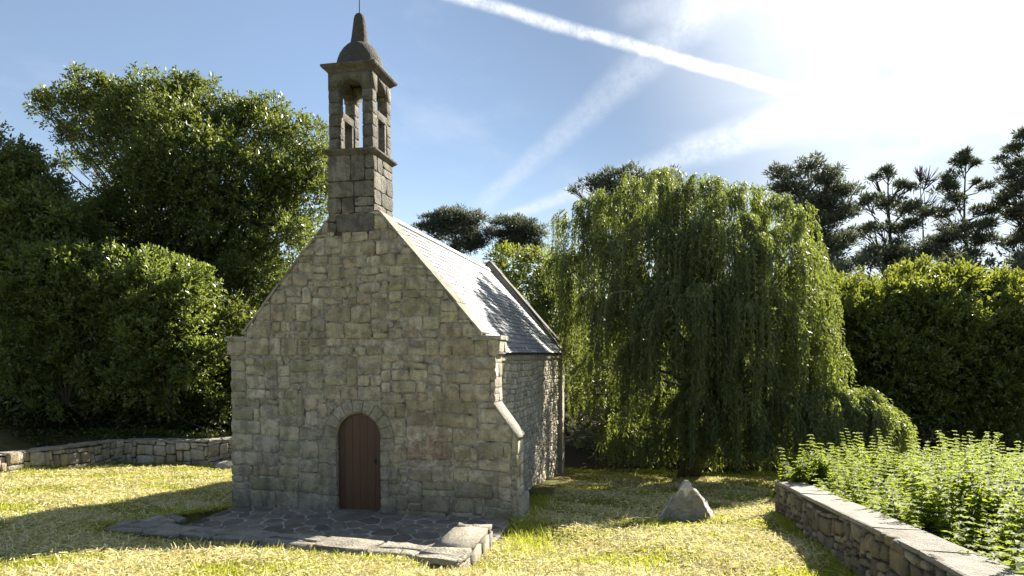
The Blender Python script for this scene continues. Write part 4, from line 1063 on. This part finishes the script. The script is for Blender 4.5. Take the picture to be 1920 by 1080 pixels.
# middle-distance thicket behind the hedge trees and below the pines
LW = []
for x in np.arange(8, 46, 2.6): LW.append((np.array([x, 42 + g.uniform(-1, 1), 3.6]), np.array([2.4, 2, 4.6])))
for x in np.arange(-30, -4, 2.6): LW.append((np.array([x, 36 + g.uniform(-1, 1), 2.4]), np.array([2.4, 2, 4.2])))
for x in np.arange(-24, -5, 2.2): LW.append((np.array([x, 32.5 + g.uniform(-1, 1), 3.4]), np.array([2.2, 1.8, 3.6])))  # row hidden behind the oak, added to shade the left undergrowth
V, t = crown_leaves(LW, 110000, .34, 92, sub=(.5, .9), nsub=50)
tag(quads('thicket', V, M_pine, None, t), 'dark thicket of undergrowth between the garden trees and the pines', 'thicket', kind='stuff')

# nettles behind the retaining wall
def nettle_arrays(P0, Hs, g, whorl=6, lscale=1.0):
    Vs, Ts = [], []
    stems = []
    for p, H in zip(P0, Hs):
        lean = g.normal(size=2) * .16 * H; m = max(6, int(H / .075)); t = np.linspace(.12, 1, m)
        node = p + np.stack([lean[0] * t ** 2, lean[1] * t ** 2, t * H], 1)
        k = whorl; ang = (np.arange(m)[:, None] * 1.2 + np.arange(k)[None] * (2 * math.pi / k) + g.uniform(0, 6)).ravel()
        pp = np.repeat(node, k, 0); tt = np.repeat(t, k)
        a = np.stack([np.cos(ang), np.sin(ang), .35 - .25 * (1 - tt) + g.normal(size=len(ang)) * .2], 1)
        Ln = (.15 * np.sin(np.clip(tt * 1.15, 0, 1) * math.pi * .86 + .25) + .035) * g.uniform(.75, 1.2, len(ang)) * lscale * 1.02
        q = leaf_quads(pp, a, np.tile([0, 0, 1.], (len(ang), 1)) + g.normal(size=(len(ang), 3)) * .2, Ln, Ln * .42, .12)
        q[:, 2, 2] -= Ln * .22
        Vs.append(q); Ts.append(np.clip(g.normal(.35, .28) + tt * .35 + g.normal(size=len(ang)) * .1, 0, 1))
        stems.append(([Vector(p), Vector(node[m // 2]), Vector(node[-1])], [.007, .006, .003]))
    return np.concatenate(Vs), np.concatenate(Ts), stems
g = np.random.default_rng(33); P0, Hs = [], []
def wall_x(y): return 5.46 + (y - 13.6) * (5.46 - 3.95) / (13.6 - 6.3)
tries = 0
while len(P0) < 1600 and tries < 20000:
    tries += 1
    y = g.uniform(5.2, 16.5); x = wall_x(y) + .50 + g.uniform(0, 1) ** 1.2 * 8.5
    if x / y > 1.0 or x / y < .38: continue
    P0.append(np.array([x, y, gz(x, y)])); d = x - wall_x(y) - .5
    Hs.append((.75 + .45 * min(1, d / .9) + .16 * math.sin(x * 2.1 + y) + .14 * math.sin(y * 2.3 - x)) * g.uniform(.55, 1.25))
V, t, stm = nettle_arrays(P0, Hs, g)
nb = quads('nettle_bed', V, M_nettle, None, t)
tag(nb, 'dense bed of tall green nettles filling the ground right of the low wall', 'nettles', kind='stuff')
print('nettle', len(V))
for (x, y, H, lab) in ((5.75, 13.4, 1.55, 'tall nettle stem standing furthest left above the end of the low wall'), (6.15, 13.2, 1.62, 'tall nettle stem just right of the leftmost one against the bright willow'),
                       (8.1, 12.4, 1.75, 'tallest nettle stem rising from the middle of the nettle bed'), (7.2, 12.6, 1.5, 'tall pale nettle stem between the willow drape and the tallest stem')):
    o = np.array([x, y, gz(x, y)]); root = empty('nettle', o); tag(root, lab, 'nettle', 'tall nettle stems')
    V, t, stm = nettle_arrays([np.zeros(3), np.array([.12, .08, 0]), np.array([-.1, .12, 0])], [H, H * .9, H * .84], g, 8, 1.15)
    quads('foliage', V, M_nettle, root, t); tubes_obj('stem', stm, M_twig, root, 5)

# grass and cut straw
def in_free(x, y):
    u = (x - OX) * CU + (y - OY) * SU; v = -(x - OX) * SU + (y - OY) * CU
    ok = ~((u > -2.72) & (u < 3.15) & (v > -.02) & (v < LEN + .3))
    ok &= ~((u > -2.45) & (u < 3.12) & (v > -3.9 + .0) & (v < .02))
    wx = 5.46 + (y - 13.6) * (5.46 - 3.95) / (13.6 - 6.3)
    ok &= ~((x > wx - .06) & (y < 13.8))
    ok &= ~((y > 22.5) & (x < -7)) & ~(x < -14.4 + (y - 18.8) * .2) & (np.abs(x / y) < .86)
    return ok
def scatter(n, seed, y0, y1, g):
    y = y0 + (y1 - y0) * g.random(n) ** 1.35; x = g.uniform(-1, 1, n) * y * .84
    k = in_free(x, y); return x[k], y[k]
g = np.random.default_rng(77)
x, y = scatter(420000, 1, 6.2, 25, g)
cl = np.sin(x * 3.1 + np.sin(y * 2.3) * 1.5) * np.sin(y * 3.7 + np.sin(x * 1.7)) + g.normal(size=len(x)) * .5
k = cl > -.35; x, y = x[k], y[k]; n_ = len(x)
p = np.stack([x, y, ground_z(x, y) - .005], 1)
def along(a, b_, n, spread):
    t = g.random(n)[:, None]; q = np.array(a) * (1 - t) + np.array(b_) * t; return q + g.normal(size=(n, 2)) * spread
tuf = np.concatenate([along(xy(3.35, .1), xy(3.0, 4), 1800, .12), along(xy(3.4, -.2), xy(3.7, -2.5), 2600, .2), along((5.3, 13.4), (3.85, 6.3), 3500, .06), along((-14.2, 18.8), (-13.4, 22.7), 1500, .08),
                      along((-13.3, 22.75), (-9.5, 22.5), 1500, .08), along(xy(-2.9, .2), xy(-2.9, 6), 1200, .08), along(xy(-2.5, -4.05), xy(3.1, -4.1), 2200, .07), along((2.7, 12.4), (4.1, 12.5), 500, .08), along(xy(-2.8, -3.6), xy(-2.7, -.2), 900, .07)])
x = np.concatenate([x, tuf[:, 0]]); y = np.concatenate([y, tuf[:, 1]]); n_ = len(x); p = np.stack([x, y, ground_z(x, y) - .005], 1)
big = 1 + .5 * (g.random(n_) < .06); big[-len(tuf):] = g.uniform(1.2, 2.6, len(tuf))
h = g.uniform(.035, .085, n_) * big * (1 + (y - 8) * .02)
a = unit(g.normal(size=(n_, 3)) * np.array([.75, .75, .2]) + np.array([0, 0, .8]))
sd = unit(np.cross(a, g.normal(size=(n_, 3)))) * (.0045 + .0004 * y)[:, None]
V = np.stack([p - sd, p + sd, p + a * h[:, None]], 1)
tag(quads('grass', V, M_grass, None, g.random(n_), 3), 'short green grass blades of the lawn around the chapel', 'grass', kind='stuff')
x, y = scatter(290000, 2, 6.2, 22, g)
cl = np.sin(x * 1.3 + 2 + np.sin(y * .9)) * np.sin(y * 2.1 + np.sin(x * .8) * 2) + g.normal(size=len(x)) * .45
k = cl > -.25; x, y = x[k], y[k]; n_ = len(x)
p = np.stack([x, y, ground_z(x, y) + g.uniform(.004, .06, n_)], 1)
a = unit(g.normal(size=(n_, 3)) * np.array([1, 1, .32])); Ln = g.uniform(.04, .12, n_)
sd = unit(np.cross(a, g.normal(size=(n_, 3)) * .5 + np.array([0, 0, 1]))) * (.003 + .00035 * y)[:, None]
V = np.stack([p - sd, p + sd, p + a * Ln[:, None] + sd, p + a * Ln[:, None] - sd], 1)
tag(quads('cut_straw', V, M_straw, None, g.random(n_)), 'dry pale mown straw lying in loose swaths over the lawn', 'straw', kind='stuff')
print('done')
